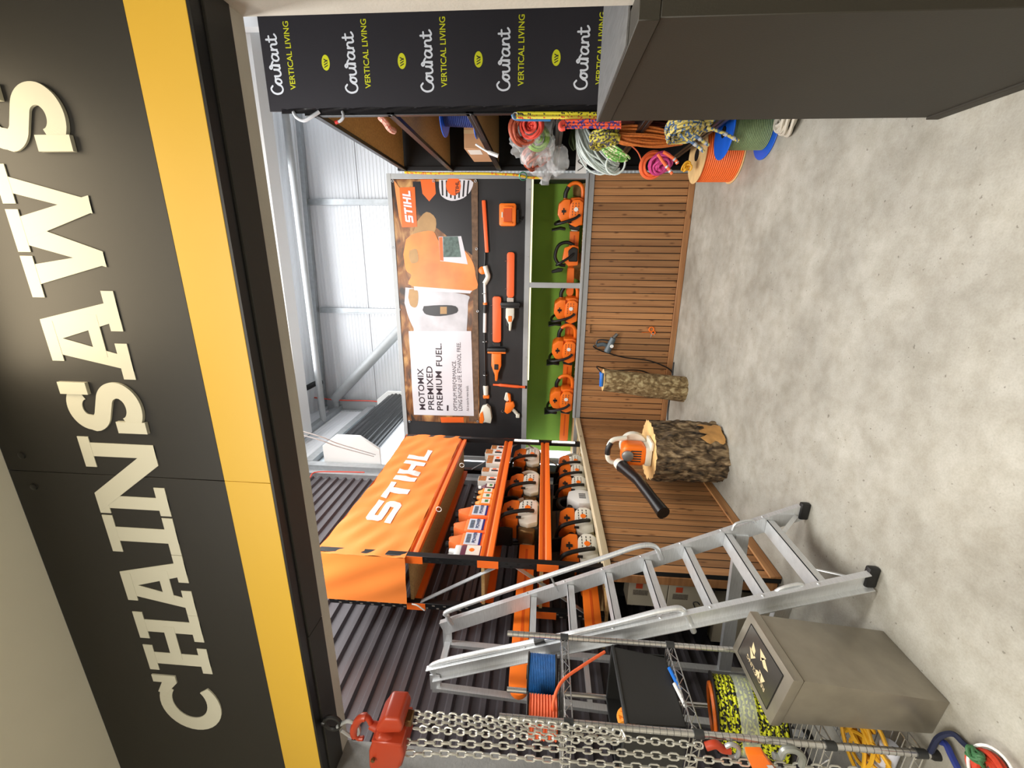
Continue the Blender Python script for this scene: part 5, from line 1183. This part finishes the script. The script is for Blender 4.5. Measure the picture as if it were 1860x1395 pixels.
part('hand_wheel_cover', MB().prism([(p.x - c.x, p.z - c.z) for p in (hq(*q) for q in ((690, 1300), (706, 1278), (735, 1280), (740, 1292), (738, 1304), (700, 1306)))], (c.x, HY + 0.06, c.z), X, Z, (0, -0.12, 0)), RED, hs, bevel=0.018, seg=3)
part('side_plate', MB().prism([(p.x - c.x, p.z - c.z) for p in (hq(*q) for q in ((688, 1306), (742, 1312), (742, 1317), (690, 1311)))], (c.x, HY + 0.065, c.z), X, Z, (0, -0.15, 0)), RED, hs, bevel=0.004)
for q in ((692, 1338), (684, 1366), (738, 1356)): part('nut', MB().lathe([(0.009, 0), (0.009, 0.008)], hq(*q, -0.085), -Y, 6), BROWNM, hs)
part('chain_guide', MB().cbox(hq(744, 1304), (0.035, 0.05, 0.03)), BROWNM, hs, bevel=0.004)
def chain(path, wire, inner, M, nm, thing_):
    """links alternately turned along a path; the nearest strands are built link by link"""
    pts = [Vector(p) for p in path]; L_ = [0.0]
    for i in range(1, len(pts)): L_.append(L_[-1] + (pts[i] - pts[i - 1]).length)
    pitch = inner; n = int(L_[-1] / pitch)
    a, w = inner / 2 + wire / 2, wire * 1.35
    lp = []
    for s in (1, -1):
        for k in range(5):
            t = math.radians(-90 + 180 * k / 4) if s > 0 else math.radians(90 + 180 * k / 4)
            lp.append(((a - w) * s + w * math.cos(t), w * math.sin(t)))
    me = MB().tube([(0, p[1], p[0]) for p in lp], wire / 2, 6, True).mesh(nm, M, smooth=True)
    inv = TM[thing_].inverted(); cnt = 0
    for k in range(n):
        d = (k + 0.5) * pitch; i = 0
        while i < len(L_) - 2 and L_[i + 1] < d: i += 1
        f = (d - L_[i]) / max(1e-9, L_[i + 1] - L_[i]); p = pts[i].lerp(pts[i + 1], f); t = (pts[i + 1] - pts[i]).normalized()
        x = Y.cross(t).normalized(); y = t.cross(x)
        R = Matrix((x, y, t)).transposed().to_4x4() @ Matrix.Rotation(math.radians(45 + 90 * (k % 2)), 4, 'Z')
        link(nm, me, thing_, inv @ Matrix.Translation(p) @ R); cnt += 1
    return cnt
NL = 0
NL += chain(bez([hq(748, 1305, 0.02), hq(900, 1317, 0.02), hq(1050, 1329, 0.015), hq(1122, 1335, 0.01), hq(1132, 1338), hq(1122, 1341, -0.01), hq(1050, 1336, -0.015), hq(900, 1324, -0.02), hq(748, 1313, -0.02)], 8), 0.0078, 0.026, STEELCHAIN, 'hand_chain_link', hs)
NL += chain(bez([hq(735, 1328, -0.04), hq(880, 1338, -0.03), hq(1100, 1355, -0.02), hq(1340, 1374, -0.02), hq(1560, 1390, -0.02)], 8), 0.0075, 0.034, STEELCHAIN, 'load_chain_link', hs)
NL += chain(bez([hq(742, 1322, 0.03), hq(880, 1331, 0.03), hq(1100, 1348, 0.02), hq(1285, 1360, 0.01)], 8), 0.0075, 0.028, STEELCHAIN, 'load_chain_link', hs)
NL += chain(bez([hq(742, 1354, -0.03), hq(880, 1362, -0.02), hq(1340, 1395, -0.02), hq(1480, 1405, -0.02)], 8), 0.007, 0.036, STEELCHAIN, 'hand_chain_link', hs)
part('load_hook_block', MB().tube(bez([hq(1282, 1356), hq(1300, 1352), hq(1312, 1360), hq(1326, 1362)], 5), 0.016, 10), RED, hs, smooth=True)
part('load_hook', MB().tube(bez([hq(1318, 1356), hq(1330, 1352), hq(1342, 1360), hq(1338, 1374), hq(1324, 1376)], 6), 0.009, 8), GALV, hs, smooth=True)
sc2 = thing('crane_scale', 'flat orange load cell with white sticker hanging on the hoist chain', 'load cell', hq(1385, 1370))
pq = [hq(*q) for q in ((1345, 1340), (1374, 1340), (1402, 1378), (1412, 1400), (1370, 1400), (1347, 1350))]
part('body', MB().prism([(p.x, p.z) for p in pq], (0, HY - 0.03, 0), X, Z, (0, -0.03, 0)), ORANGE, sc2, bevel=0.006, seg=2)
part('sticker', MB().prism([(p.x, p.z) for p in (hq(*q) for q in ((1378, 1357), (1388, 1357), (1395, 1367), (1384, 1367)))], (0, HY - 0.061, 0), X, Z, (0, -0.001, 0)), mat('sticker', (200, 200, 205), 0.5), sc2)
part('sticker', MB().prism([(p.x, p.z) for p in (hq(*q) for q in ((1370, 1378), (1392, 1390), (1392, 1402), (1368, 1402)))], (0, HY - 0.061, 0), X, Z, (0, -0.001, 0)), WHITE, sc2)
part('bottom_hook', MB().tube(bez([hq(1400, 1362, -0.02), hq(1412, 1364, -0.02), hq(1420, 1352, -0.02), hq(1438, 1352, -0.02), hq(1452, 1364, -0.02), hq(1450, 1380, -0.02)], 6), 0.013, 8), mat('hook_grey', (160, 164, 160), 0.4, 0.5), sc2, smooth=True)
part('bolt', MB().lathe([(0.014, 0), (0.014, 0.012)], hq(1400, 1364, -0.06), -Y, 6), GALV, sc2)

# ================================================================== COUNTER END AT THE RIGHT
DKB = mat('dark_brown_panel', (42, 38, 29), 0.6, var=0.12, vscale=3, bump=0.1, bscale=150)
DKT = mat('worn_grey_top', (96, 96, 96), 0.55, var=0.25, vscale=10, stretch=(6, 1, 1))
ce = thing('counter_end', 'tall dark brown counter end with worn grey top at the right of the opening', 'counter', (0.8, 1.75, 0))
part('side_panel', MB().box((0.568, 1.275, 0.05), (0.645, 2.1, 1.335)), DKB, ce, bevel=0.002)
part('body', MB().box((0.646, 1.42, 0.0), (1.09, 2.1, 1.375)), DKB, ce)
part('skirting', MB().box((0.560, 1.275, 0.0), (0.645, 2.1, 0.049)), DKB, ce, bevel=0.002)
part('side_rail', MB().box((0.563, 1.275, 1.336), (0.645, 1.86, 1.389)), DKB, ce, bevel=0.002); part('side_rail', MB().box((0.565, 1.861, 1.336), (0.645, 2.1, 1.389)), DKB, ce, bevel=0.002)
part('top_board', MB().box((0.566, 1.41, 1.39), (0.79, 2.105, 1.395)), DKT, ce); part('top_board', MB().box((0.792, 1.41, 1.389), (1.09, 2.105, 1.394)), DKT, ce)

# ================================================================== ROPE SHELVING ON THE RIGHT
PY = 3.109
rx0, rx1, ry0, ry1 = 0.90, 1.45, 3.14, 5.06
rs = thing('rope_shelving', 'deep black steel shelving with chipboard shelves on the right', 'shelving', ((rx0 + rx1) / 2, (ry0 + ry1) / 2, 0))
for x in (rx0, rx1 - 0.04):
    for y in (ry0, ry1 - 0.04): part('upright', MB().box((x, y, 0), (x + 0.04, y + 0.04, 3.26)), BLACKM, rs, bevel=0.002)
for z in (3.21, 2.69, 2.155, 1.55, 0.95, 0.45):
    for x in (rx0 - 0.006, rx1 - 0.034):
        b = MB().box((x, ry0, z - 0.055), (x + 0.03, ry1, z - 0.028)); b.box((x + 0.006, ry0, z - 0.028), (x + 0.03, ry1, z)); part('shelf_beam', b, BLACKM, rs, bevel=0.003)
    part('shelf_board', MB().box((rx0 + 0.025, ry0 + 0.02, z - 0.022), (rx1 - 0.02, ry1 - 0.02, z - 0.004)), CHIPB if z > 2 else BLACKM, rs)
part('back_board', MB().box((rx1 + 0.002, ry0, 0), (rx1 + 0.01, ry1, 3.2)), BLACKM, rs); part('end_board', MB().box((rx0 + 0.005, ry1 + 0.002, 0), (rx1, ry1 + 0.01, 3.2)), BLACKM, rs)
# printed end panel
pn = thing('end_panel', 'black printed panel with repeated white script logo on the shelving end', 'panel', (1.185, PY, 0))
PNL = mat('panel_black_print', (44, 42, 47), 0.5)
part('sheet', MB().box((0.919, PY, 0.0), (1.452, PY + 0.012, 3.482)), PNL, pn)
LOGO = mat('logo_white', (226, 230, 238), 0.5); LOGOY = mat('logo_yellow', (214, 216, 40), 0.5)
def script(O, s):
    """hand-drawn joined script word: one polyline per stroke"""
    st = [[(0.62, 0.95), (0.42, 1.12), (0.16, 0.98), (0.02, 0.62), (0.10, 0.2), (0.34, 0.02), (0.60, 0.12), (0.74, 0.42), (0.95, 0.62), (1.14, 0.42), (1.05, 0.12), (0.86, 0.06), (0.78, 0.3), (0.94, 0.60), (1.18, 0.58), (1.34, 0.60)],
          [(1.34, 0.62), (1.34, 0.28), (1.44, 0.05), (1.66, 0.08), (1.80, 0.32), (1.82, 0.62)], [(1.82, 0.62), (1.82, 0.2), (1.94, 0.04), (2.08, 0.2), (2.14, 0.72)],
          [(2.14, 0.05), (2.14, 0.60), (2.10, 0.86), (1.98, 0.98), (1.88, 0.88), (1.98, 0.76), (2.2, 0.78), (2.4, 0.64)],
          [(2.92, 0.58), (2.7, 0.66), (2.5, 0.5), (2.46, 0.2), (2.62, 0.04), (2.82, 0.16), (2.94, 0.44), (2.94, 0.62), (2.94, 0.2), (3.04, 0.04), (3.2, 0.16)],
          [(3.24, 0.62), (3.24, 0.04), (3.26, 0.4), (3.44, 0.62), (3.62, 0.54), (3.64, 0.2), (3.72, 0.05), (3.9, 0.14)], [(3.98, 1.0), (3.98, 0.2), (4.08, 0.04), (4.26, 0.12), (4.34, 0.2)], [(3.82, 0.72), (4.22, 0.74)]]
    b = MB(); k = 0
    for path in st:
        pts = [(p.x, p.y) for p in bez([(*q, 0) for q in path], 5)] if len(path) > 2 else path
        for ql in ribbon(pts, 0.15):
            k += 1; b.poly([Vector((O[0] + p[0] * s, PY - 0.0010 - k * 0.000004, O[2] + p[1] * s * 0.95)) for p in ql])
        for e in (pts[0], pts[-1]): k += 1; b.poly([Vector((O[0] + (e[0] + 0.075 * math.cos(t * 0.785)) * s, PY - 0.0010 - k * 0.000004, O[2] + (e[1] + 0.075 * math.sin(t * 0.785)) * s * 0.95)) for t in range(8)])
    return b
for i, z in enumerate((3.37, 2.86, 2.355, 1.86, 1.37, 0.87, 0.37)):
    O = (1.02, PY, z); lo = part('logo_word', script(O, 0.0765), LOGO, pn)
    part('logo_tagline', MB().text('VERTICAL LIVING', (1.045, PY - 0.001, z - 0.088), X, Z, 0.052, 0.0006, xs=0.93), LOGOY, pn)
    if i:
        c = Vector((1.19, PY - 0.001, z + 0.20)); pb = part('logo_badge', MB().poly([c + Vector((0.044 * math.cos(t * 0.3142) * (1.05 if math.cos(t * .3142) > 0 else 0.95), 0, 0.027 * math.sin(t * 0.3142))) for t in range(20)]), LOGOY, pn)
        mk = MB()
        for q in (-0.022, -0.008, 0.006): mk.poly([c + Vector((q + dx, -0.001, dz)) for dx, dz in ((-0.006, 0.012), (0.0, 0.012), (0.012, -0.012), (0.006, -0.012))])
        mk.poly([c + Vector((dx, -0.0012, dz)) for dx, dz in ((0.024, 0.012), (0.018, 0.012), (0.006, -0.012), (0.012, -0.012))])
        part('badge_mark', mk, PNL, pb)
b = MB().grid(6, 60, lambda u, v: Vector((0.905 + 0.03 * u, PY - 0.002 - 0.003 * math.sin(v * 70 + u * 5) * u, 0.9 + 2.5 * v)))
part('tape_edge', b, mat('black_tape', (26, 24, 26), 0.25), pn, smooth=True)
# white column end above the panel
cA, cB = ony(446, 21, 5.4), ony(572, 30, 5.4)
solo('roof_corbel', MB().box((cB.x - 0.1, 5.35, cB.z), (cB.x + 0.5, 5.47, 5.40)), MATS['white_paint'], 'white painted steel end piece above the printed panel', 'beam')
# hooks by the panel top
HG = mat('hook_grey_white', (190, 192, 196), 0.35)
t = solo('hook', MB().tube(bez([ony(533, 204, 3.10), ony(540, 214, 3.08), ony(552, 219, 3.08), ony(566, 212, 3.08), ony(580, 203, 3.10)], 6), 0.011, 8), HG, 'bent grey hook at the top of the printed panel', 'hook', smooth=True)
t = solo('hook', MB().tube(bez([ony(622, 203, 3.10), ony(624, 212, 3.08), ony(619, 219, 3.08), ony(612, 222, 3.08)], 6), 0.009, 8), HG, 'small grey hook with red tip on the printed panel edge', 'hook', smooth=True)
part('red_tip', MB().cyl(ony(614, 221, 3.08), ony(609, 223, 3.08), 0.011), mat('red_plastic', (190, 40, 34), 0.4), t, smooth=True)
# things on the shelves
def rsx(px, py, x=0.98): return onx(px, py, x)
p = rsx(815, 235, 1.05)
R_BL2 = mat('rope_deep_blue', (28, 48, 110), 0.6, var=0.25, vscale=60); FL_BLUE = mat('flange_blue', (22, 92, 206), 0.4)
reel('rope_reel', 'deep blue rope reel with blue flange on the high shelf', (1.10, 3.75, 2.155 + 0.145), (0.05, 0, 1), 0.115, 0.25, 0.03, R_BL2, FL_BLUE, 0.007, True, 0.19)
bx = thing('cardboard_box', 'small cardboard box with white label on the high shelf', 'box', (1.02, 4.55, 2.155)); CARD = mat('cardboard', (190, 146, 108), 0.75, var=0.08, vscale=6)
part('carton', MB().box((0.93, 4.2, 2.156), (1.2, 4.75, 2.36)), CARD, bx, bevel=0.003); part('label', MB().box((0.928, 4.25, 2.22), (0.9305, 4.42, 2.34)), mat('paper_label', (226, 222, 214), 0.6), bx); part('tape', MB().box((1.05, 4.199, 2.155), (1.08, 4.751, 2.3605)), mat('parcel_tape', (200, 170, 130), 0.4), bx)
R_RED = mat('rope_red_white', (196, 62, 44), 0.6, col2=(230, 200, 180), vscale=60)
solo('sling_pack', MB().tube(bez([ony(690, 212, 3.3), ony(700, 222, 3.3), ony(708, 234, 3.35), ony(716, 238, 3.4)], 8), 0.022, 8), R_RED, 'red rope sling hanging over the second shelf beam', 'sling', smooth=True)
solo('cord_tassel', MB().tube(bez([ony(864, 262, 3.9), ony(885, 275, 3.9), ony(905, 283, 3.9)], 6), [0.008] * 7 + [0.016] * 6, 8), WHITE, 'white frayed cord end hanging from the third shelf', 'cord', smooth=True)
R_YO = stripe_mat(bpy.data.materials.new('rope_yellow_flecked'), (226, 196, 40), (226, 110, 30), 60, 0.72); 
t = solo('climbing_line', MB().tube(bez([ony(735, 313, 5.0), ony(790, 315, 5.0), ony(860, 315, 5.0), ony(930, 317, 5.0), ony(960, 322, 5.02), ony(985, 323, 5.02)], 6), 0.013, 8), R_YO, 'yellow line running down the grey frame post', 'rope', smooth=True)
part('carabiner', MB().torus(ony(950, 320, 4.98), 0.04, 0.006, Y + X * 0.3, 14, 6), mat('carabiner_green', (60, 140, 110), 0.3, 0.6), t, smooth=True)
t = thing('clamp', 'black and silver clamp at the corner of the turf recess', 'clamp', ony(985, 325, D - 0.05))
part('arm', MB().beam(ony(992, 300, D - 0.06), ony(990, 326, D - 0.06), 0.03, 0.03), BLACK, t, bevel=0.004); part('head', MB().cbox(ony(990, 329, D - 0.06), (0.08, 0.05, 0.09)), GALV, t, bevel=0.006); part('lever', MB().beam(ony(985, 327, D - 0.07), ony(981, 334, D - 0.07), 0.02, 0.02), GALV, t, bevel=0.004)

# ---- ropes hung on the shelving; each bundle at the depth of the beam it hangs on
def strands(name, label, path, y, n, spread, rr, M, seed, loops=True, dy=0.06, steps=6):
    """a hank: n strands that follow one pixel path with jitter, joined in loops"""
    rn = random.Random(seed); b = MB()
    for k in range(n):
        ox, oz, oy = max(-1.5, min(1.5, rn.gauss(0, 1))) * spread, max(-1.5, min(1.5, rn.gauss(0, 1))) * spread, rn.uniform(-dy, dy); pts = []
        m_ = len(path)
        for i, (px, py) in enumerate(path):
            f = math.sin(math.pi * i / (m_ - 1)) * 0.7 + 0.5
            p = ony(px, py, y + oy * f); pts.append(p + Vector((ox * f + rn.gauss(0, spread * 0.12), 0, oz * f + rn.gauss(0, spread * 0.12))))
        b.tube(bez(pts, steps), rr, 6)
    return solo(name, b, M, label, 'rope', smooth=True)
YBK = stripe_mat(bpy.data.materials.new('rope_yellow_black'), (222, 212, 48), (30, 30, 24), 110, 0.74); YRD = stripe_mat(bpy.data.materials.new('rope_yellow_red'), (230, 214, 80), (206, 60, 40), 110, 0.74)
OPU = stripe_mat(bpy.data.materials.new('rope_orange_purple'), (236, 92, 56), (70, 56, 130), 95, 0.6)
solo('hung_lanyard', MB().tube([ony(938, 206, 3.06), ony(1000, 206, 3.06), ony(1100, 207, 3.06)], 0.011, 8), YBK, 'yellow and black lanyard hanging straight beside the panel', 'rope', smooth=True)
solo('hung_lanyard', MB().tube([ony(938, 213, 3.05), ony(1000, 213, 3.05), ony(1100, 214, 3.05)], 0.010, 8), YRD, 'yellow and red lanyard hanging straight beside the panel', 'rope', smooth=True)
solo('snap_ring', MB().torus(ony(936, 210, 3.05), 0.018, 0.003, Y, 14, 6), HOOK, 'steel ring at the top of the yellow lanyards', 'ring', smooth=True)
t = thing('doubled_lanyard', 'orange and purple doubled rope lanyard hanging under the lanyards', 'rope', ony(1075, 224, 3.02))
for dpy in (219, 225, 230): part('strand', MB().tube([ony(1026, dpy + 1, 3.02), ony(1070, dpy, 3.02), ony(1128, dpy + 1, 3.02)], 0.011, 8), OPU, t, smooth=True)
part('eye_splice', MB().tube(bez([ony(1024, 221, 3.02), ony(1018, 226, 3.01), ony(1019, 234, 3.0), ony(1026, 233, 3.0)], 5), 0.014, 8), mat('rope_coral', (236, 84, 70), 0.6), t, smooth=True)
solo('blue_sling', MB().tube(bez([ony(931, 208, 3.1), ony(940, 216, 3.1), ony(1000, 217, 3.12)], 5), 0.012, 6), mat('sling_blue', (50, 120, 180), 0.6), 'blue sling behind the yellow lanyards', 'sling', smooth=True)
# plastic bag with rope coils on the shelf
BAGF = mat('clear_bag', (236, 238, 240), 0.2, alpha=0.24, bump=0.8, bscale=30)
R_RB = mat('rope_brick_red', (178, 84, 56), 0.65, var=0.25, vscale=70); R_GRN = mat('rope_lime', (140, 190, 60), 0.65, var=0.3, vscale=70)
def coil(name, label, c, R, r, n, axis, M, rr, seed=1, squash=1.0):
    rn = random.Random(seed); b = MB(); c = Vector(c); ax = Vector(axis).normalized(); u = ax.orthogonal().normalized(); v = ax.cross(u)
    for k in range(n):
        o_ = ax * rn.uniform(-r, r) ; Rk = R + rn.uniform(-r, r); ph = rn.uniform(0, 6); pts = []
        for i in range(26):
            t = 2 * math.pi * i / 26; pts.append(c + o_ + (u * math.cos(t) + v * math.sin(t) * squash) * Rk + ax * 0.2 * r * math.sin(3 * t + ph))
        b.tube(pts, rr, 6, True)
    return solo(name, b, M, label, 'rope', smooth=True)
SZ = 1.55
coil('rope_coil', 'brick red rope coil inside the clear plastic bag', ony(975, 285, 4.0) , 0.07, 0.05, 16, (1, 0.3, 0.6), R_RB, 0.010, 2)
coil('rope_coil', 'brick red rope coil at the upper edge of the clear bag', ony(950, 235, 3.6), 0.06, 0.05, 12, (0.3, 1, 0.5), R_RB, 0.010, 3)
coil('rope_coil', 'lime green rope coil in the clear plastic bag', ony(978, 250, 3.7), 0.06, 0.045, 14, (0.2, 1, 0.2), R_GRN, 0.009, 4)
coil('rope_coil', 'coral rope coil in the clear plastic bag beside the lanyards', ony(965, 228, 3.55), 0.05, 0.04, 12, (0.2, 1, -0.3), mat('rope_coral', (236, 84, 70), 0.6), 0.009, 5)
def bag(name, label, c, r, seed):
    from mathutils import noise as mn
    b = MB().blob((0, 0, 0), r, 40, 28); c = Vector(c)
    for i, v in enumerate(b.v):
        q = mn.noise(v * 13 + Vector((seed, 0, 0))) * 0.35 + mn.noise(v * 33 + Vector((0, seed, 0))) * 0.18; b.v[i] = c + v * (1 + q)
    return solo(name, b, BAGF, label, 'bag', smooth=True)
bag('plastic_bag', 'crumpled clear bag holding the rope coils on the shelf', ony(968, 255, 3.72), (0.17, 0.16, 0.17), 1)
bag('plastic_bag', 'empty crumpled clear bag hanging below the rope bag', ony(1012, 290, 3.95), (0.11, 0.08, 0.09), 5)
bag('plastic_bag', 'clear bag corner reaching over the grey frame post', ony(985, 305, 4.1), (0.09, 0.07, 0.10), 8)
# hanks
R_W = mat('rope_pale_grey', (206, 216, 214), 0.65, var=0.15, vscale=60); R_CAM = stripe_mat(bpy.data.materials.new('rope_camo'), (200, 190, 70), (76, 70, 80), 70, 0.5)
R_GR2 = stripe_mat(bpy.data.materials.new('rope_green_fleck'), (120, 190, 90), (220, 226, 180), 80, 0.6); R_RUST = mat('rope_rust', (198, 108, 40), 0.7, var=0.3, vscale=90); R_MULTI = stripe_mat(bpy.data.materials.new('rope_multi'), (214, 196, 110), (80, 110, 150), 70, 0.6)
R_PINK = mat('rope_pink', (206, 70, 140), 0.6, var=0.2, vscale=60); R_DKR = mat('rope_maroon', (110, 44, 28), 0.7, var=0.3, vscale=80)
strands('rope_hank', 'pale grey rope hank hanging in long loops above the planks', [(1054, 232), (1062, 258), (1078, 285), (1102, 303), (1118, 304)], 3.9, 44, 0.038, 0.0075, R_W, 11)
solo('rope_loop', MB().torus(ony(1118, 298, 3.8), 0.075, 0.008, (0.2, 1, 0), 26, 8), R_W, 'single white rope loop below the pale hank', 'rope', smooth=True)
coil('rope_bundle', 'yellow and grey camouflage rope bundle tied round', ony(1098, 253, 3.6), 0.075, 0.035, 22, (1, 0.2, 0.15), R_CAM, 0.010, 21, 1.0)
strands('rope_hank', 'green flecked rope hank under the camouflage bundle', [(1095, 262), (1112, 274), (1128, 282), (1138, 286)], 3.7, 16, 0.026, 0.008, R_GR2, 12)
strands('rope_hank', 'thick rust brown rope hank hanging beside the counter end', [(1110, 240), (1150, 246), (1195, 250), (1240, 254)], 3.65, 30, 0.036, 0.009, R_RUST, 13)
strands('rope_hank', 'dark maroon rope hank behind the rust hank', [(1130, 222), (1165, 224), (1200, 226), (1225, 228)], 3.75, 16, 0.03, 0.009, R_DKR, 14)
coil('rope_bundle', 'multicolour rope coil with taped ends over the blue reel', ony(1243, 233, 3.5), 0.085, 0.045, 26, (1, 0.3, 0.2), R_MULTI, 0.009, 22)
coil('rope_bundle', 'smaller multicolour rope coil next to the counter end', ony(1285, 222, 3.5), 0.06, 0.03, 16, (1, 0.3, 0.2), R_MULTI, 0.009, 23)
def tail(label, pts, M):
    t = thing('rope_tail', label, 'rope', ony(*pts[-1], 3.42)); P_ = bez([ony(*q, 3.42) for q in pts], 6); part('rope', MB().tube(P_, 0.011, 8), M, t, smooth=True)
    for f in (0.5, 0.75):
        i = int(len(P_) * f); part('tape_band', MB().cyl(P_[i], P_[i + 1].lerp(P_[i + 2], 0.5) if i + 2 < len(P_) else P_[-1], 0.0135), mat('silver_tape', (200, 204, 214), 0.35, 0.3), t, smooth=True)
tail('taped multicolour rope end reaching past the green reel', [(1285, 232), (1305, 238), (1325, 247), (1342, 256)], R_MULTI)
tail('taped multicolour rope end in front of the wooden flange', [(1235, 245), (1252, 255), (1268, 266), (1279, 276)], R_MULTI)
tail('taped multicolour rope end above the blue flange', [(1245, 240), (1262, 246), (1276, 256), (1288, 264)], R_MULTI)
tail('taped orange rope end over the pink coil', [(1195, 280), (1206, 296), (1214, 306), (1221, 316)], mat('rope_bright_orange', (240, 110, 60), 0.6))
tail('taped orange rope end under the rust hank', [(1205, 276), (1218, 284), (1228, 292), (1231, 298)], MATS['rope_bright_orange'])
oc_ = coil('rope_coil', 'orange thin rope coil above the plank bench end', ony(1185, 300, 3.95), 0.085, 0.02, 12, (0.3, 1, 0.1), MATS['rope_bright_orange'], 0.008, 31)
pc = ony(1185, 300, 3.95); part('hanging_loop', MB().tube(bez([pc + Vector((0.02, 0, 0.085)), pc + Vector((0.1, 0.0, 0.13)), Vector((0.905, 3.97, 0.93))], 5), 0.006, 6), MATS['rope_bright_orange'], oc_, smooth=True)
coil('rope_coil', 'pink rope coil on the orange coil', ony(1200, 298, 3.85), 0.06, 0.035, 18, (0.7, 0.7, 0.1), R_PINK, 0.009, 32)
knot_pile('rope_bundle', 'small yellow rope bundle beside the wooden flange', 'rope', ony(1248, 302, 4.1), 0.05, mat('rope_yellow', (232, 176, 40), 0.6), 6, 0.008, 33)
# dark green coil and cards on the shelf
strands('rope_hank', 'dark olive cord hank on the shelf behind the pale rope', [(1040, 235), (1042, 255), (1044, 270)], 4.0, 14, 0.02, 0.006, mat('rope_olive', (60, 76, 40), 0.7), 15)
cdp = ony(1056, 293, 4.3); t = thing('price_card', 'white card with a hand-drawn black squiggle', 'card', cdp); part('card', MB().box(cdp + Vector((-0.1, 0, -0.05)), cdp + Vector((0.1, 0.004, 0.05))), WHITE, t)
part('squiggle', MB().tube(bez([cdp + Vector((x, -0.002, z)) for x, z in ((-0.08, 0.03), (-0.04, -0.02), (0.0, 0.03), (0.04, -0.025), (0.08, 0.02))], 5), 0.004, 5), BLACK, t)
# reels on the floor
WFL = mat('plywood_flange', (222, 186, 130), 0.6, var=0.12, vscale=12)
oc = onz(1338, 285); 
t = reel('rope_reel', 'big orange rope reel with wooden flange standing on the floor', (0.86, 4.15, 0.16), (0, 0, 1), 0.215, 0.30, 0.05, mat('rope_vivid_orange', (252, 120, 52), 0.55, var=0.08, vscale=60), WFL, 0.008, True, 0.228)
GRN = mat('rope_sage', (134, 156, 112), 0.6, var=0.15, vscale=70)
t = reel('rope_reel', 'sage green rope reel with blue flanges standing on the floor', (0.90, 3.62, 0.155), (0.0, 0, 1), 0.12, 0.29, 0.04, GRN, FL_BLUE, 0.006, True, 0.185)
coil('rope_coil', 'off-white rope coil on the floor beside the counter end', (0.92, 3.27, 0.05), 0.10, 0.035, 12, (0, 0.2, 1), mat('rope_off_white', (200, 194, 180), 0.7), 0.012, 41)

# ================================================================== UNDER THE LEFT BENCH, CORNER BY THE CAMERA
def carton(label, a, b_, marks=True, grp=None):
    c = Vector(((a[0] + b_[0]) / 2, (a[1] + b_[1]) / 2, a[2])); t = thing('carton', label, 'box', c)
    part('box', MB().box(a, b_), mat('carton_grey', (178, 170, 152), 0.65), t, bevel=0.003)
    h = b_[2] - a[2]; w = b_[0] - a[0]; y = a[1]
    part('red_badge', MB().box((a[0] + w * 0.72, y - 0.001, b_[2] - h * 0.35), (a[0] + w * 0.92, y + 0.0005, b_[2] - h * 0.18)), mat('badge_red', (196, 74, 40), 0.5), t)
    if marks:
        part('printed_lines', MB().box((a[0] + w * 0.45, y - 0.001, b_[2] - h * 0.5), (a[0] + w * 0.66, y + 0.0005, b_[2] - h * 0.12)), mat('carton_print', (120, 112, 100), 0.6, var=0.5, vscale=120), t)
        s = MB().tube(bez([(a[0] + w * 0.1, y - 0.0012, b_[2] - h * 0.75), (a[0] + w * 0.35, y - 0.0012, b_[2] - h * 0.66), (a[0] + w * 0.4, y - 0.0012, b_[2] - h * 0.75), (a[0] + w * 0.3, y - 0.0012, b_[2] - h * 0.82)], 4), 0.004, 5); part('printed_saw', s, mat('carton_ink', (40, 40, 44), 0.5), t)
    return t
yb0 = Y0 - 0.0
lowsh = MB().box((WL + 0.08, Y0 + 0.02, 0.42), (XL - 0.1, Y0 + 0.155, 0.45))
solo('low_shelf', MB().box((WL + 0.08, Y0 + 0.01, 0.40), (XL - 0.1, Y0 + 0.155, 0.43)), BLACKM, 'black perforated shelf rail at the end of the side bench', 'shelf')
p0, p1 = ony(1165, 1062, Y0), ony(1235, 1118, Y0)
carton('pale carton with chainsaw drawing under the side bench end', (-2.29, Y0 + 0.02, 0.70), (-2.09, Y0 + 0.155, 0.96))
carton('pale carton with red badge below the chainsaw carton', (-2.31, Y0 + 0.02, 0.431), (-2.10, Y0 + 0.15, 0.695))
carton('low pale carton with red badge on the floor under the side bench', (-2.56, Y0 + 0.02, 0.0), (-2.24, Y0 + 0.155, 0.36), False)
# strap, red coil near the camera
t = solo('strap', MB().tube(bez([onz(1690, 1366, 0.03), onz(1705, 1340, 0.05), onz(1730, 1333, 0.03), onz(1750, 1350, 0.02), onz(1768, 1366, 0.02)], 8), 0.010, 6), mat('strap_navy', (30, 38, 70), 0.7), 'dark navy strap curling on the floor behind the bin', 'strap', smooth=True)
t = solo('strap', MB().tube(bez([onz(1703, 1345, 0.02), onz(1718, 1352, 0.03), onz(1728, 1372, 0.03), onz(1742, 1400, 0.03)], 8), 0.012, 6), mat('strap_blue', (36, 52, 130), 0.7), 'blue strap lying on the floor below the bin', 'strap', smooth=True)
coil('rope_coil', 'red rope coil on the floor at the picture corner', onz(1797, 1400, 0.04), 0.036, 0.016, 12, (0.3, 0, 1), mat('rope_red', (200, 62, 34), 0.6, var=0.2, vscale=60), 0.009, 51)
solo('white_hoop', MB().torus(onz(1800, 1402, 0.06), 0.072, 0.005, (0.3, 0.1, 1), 26, 8), WHITE, 'white hoop standing against the red rope coil', 'hoop', smooth=True)
knot_pile('rope_bundle', 'green cord bundle tied to the red rope coil', 'rope', onz(1770, 1373, 0.07), 0.03, mat('rope_green', (60, 110, 70), 0.6), 6, 0.006, 52)
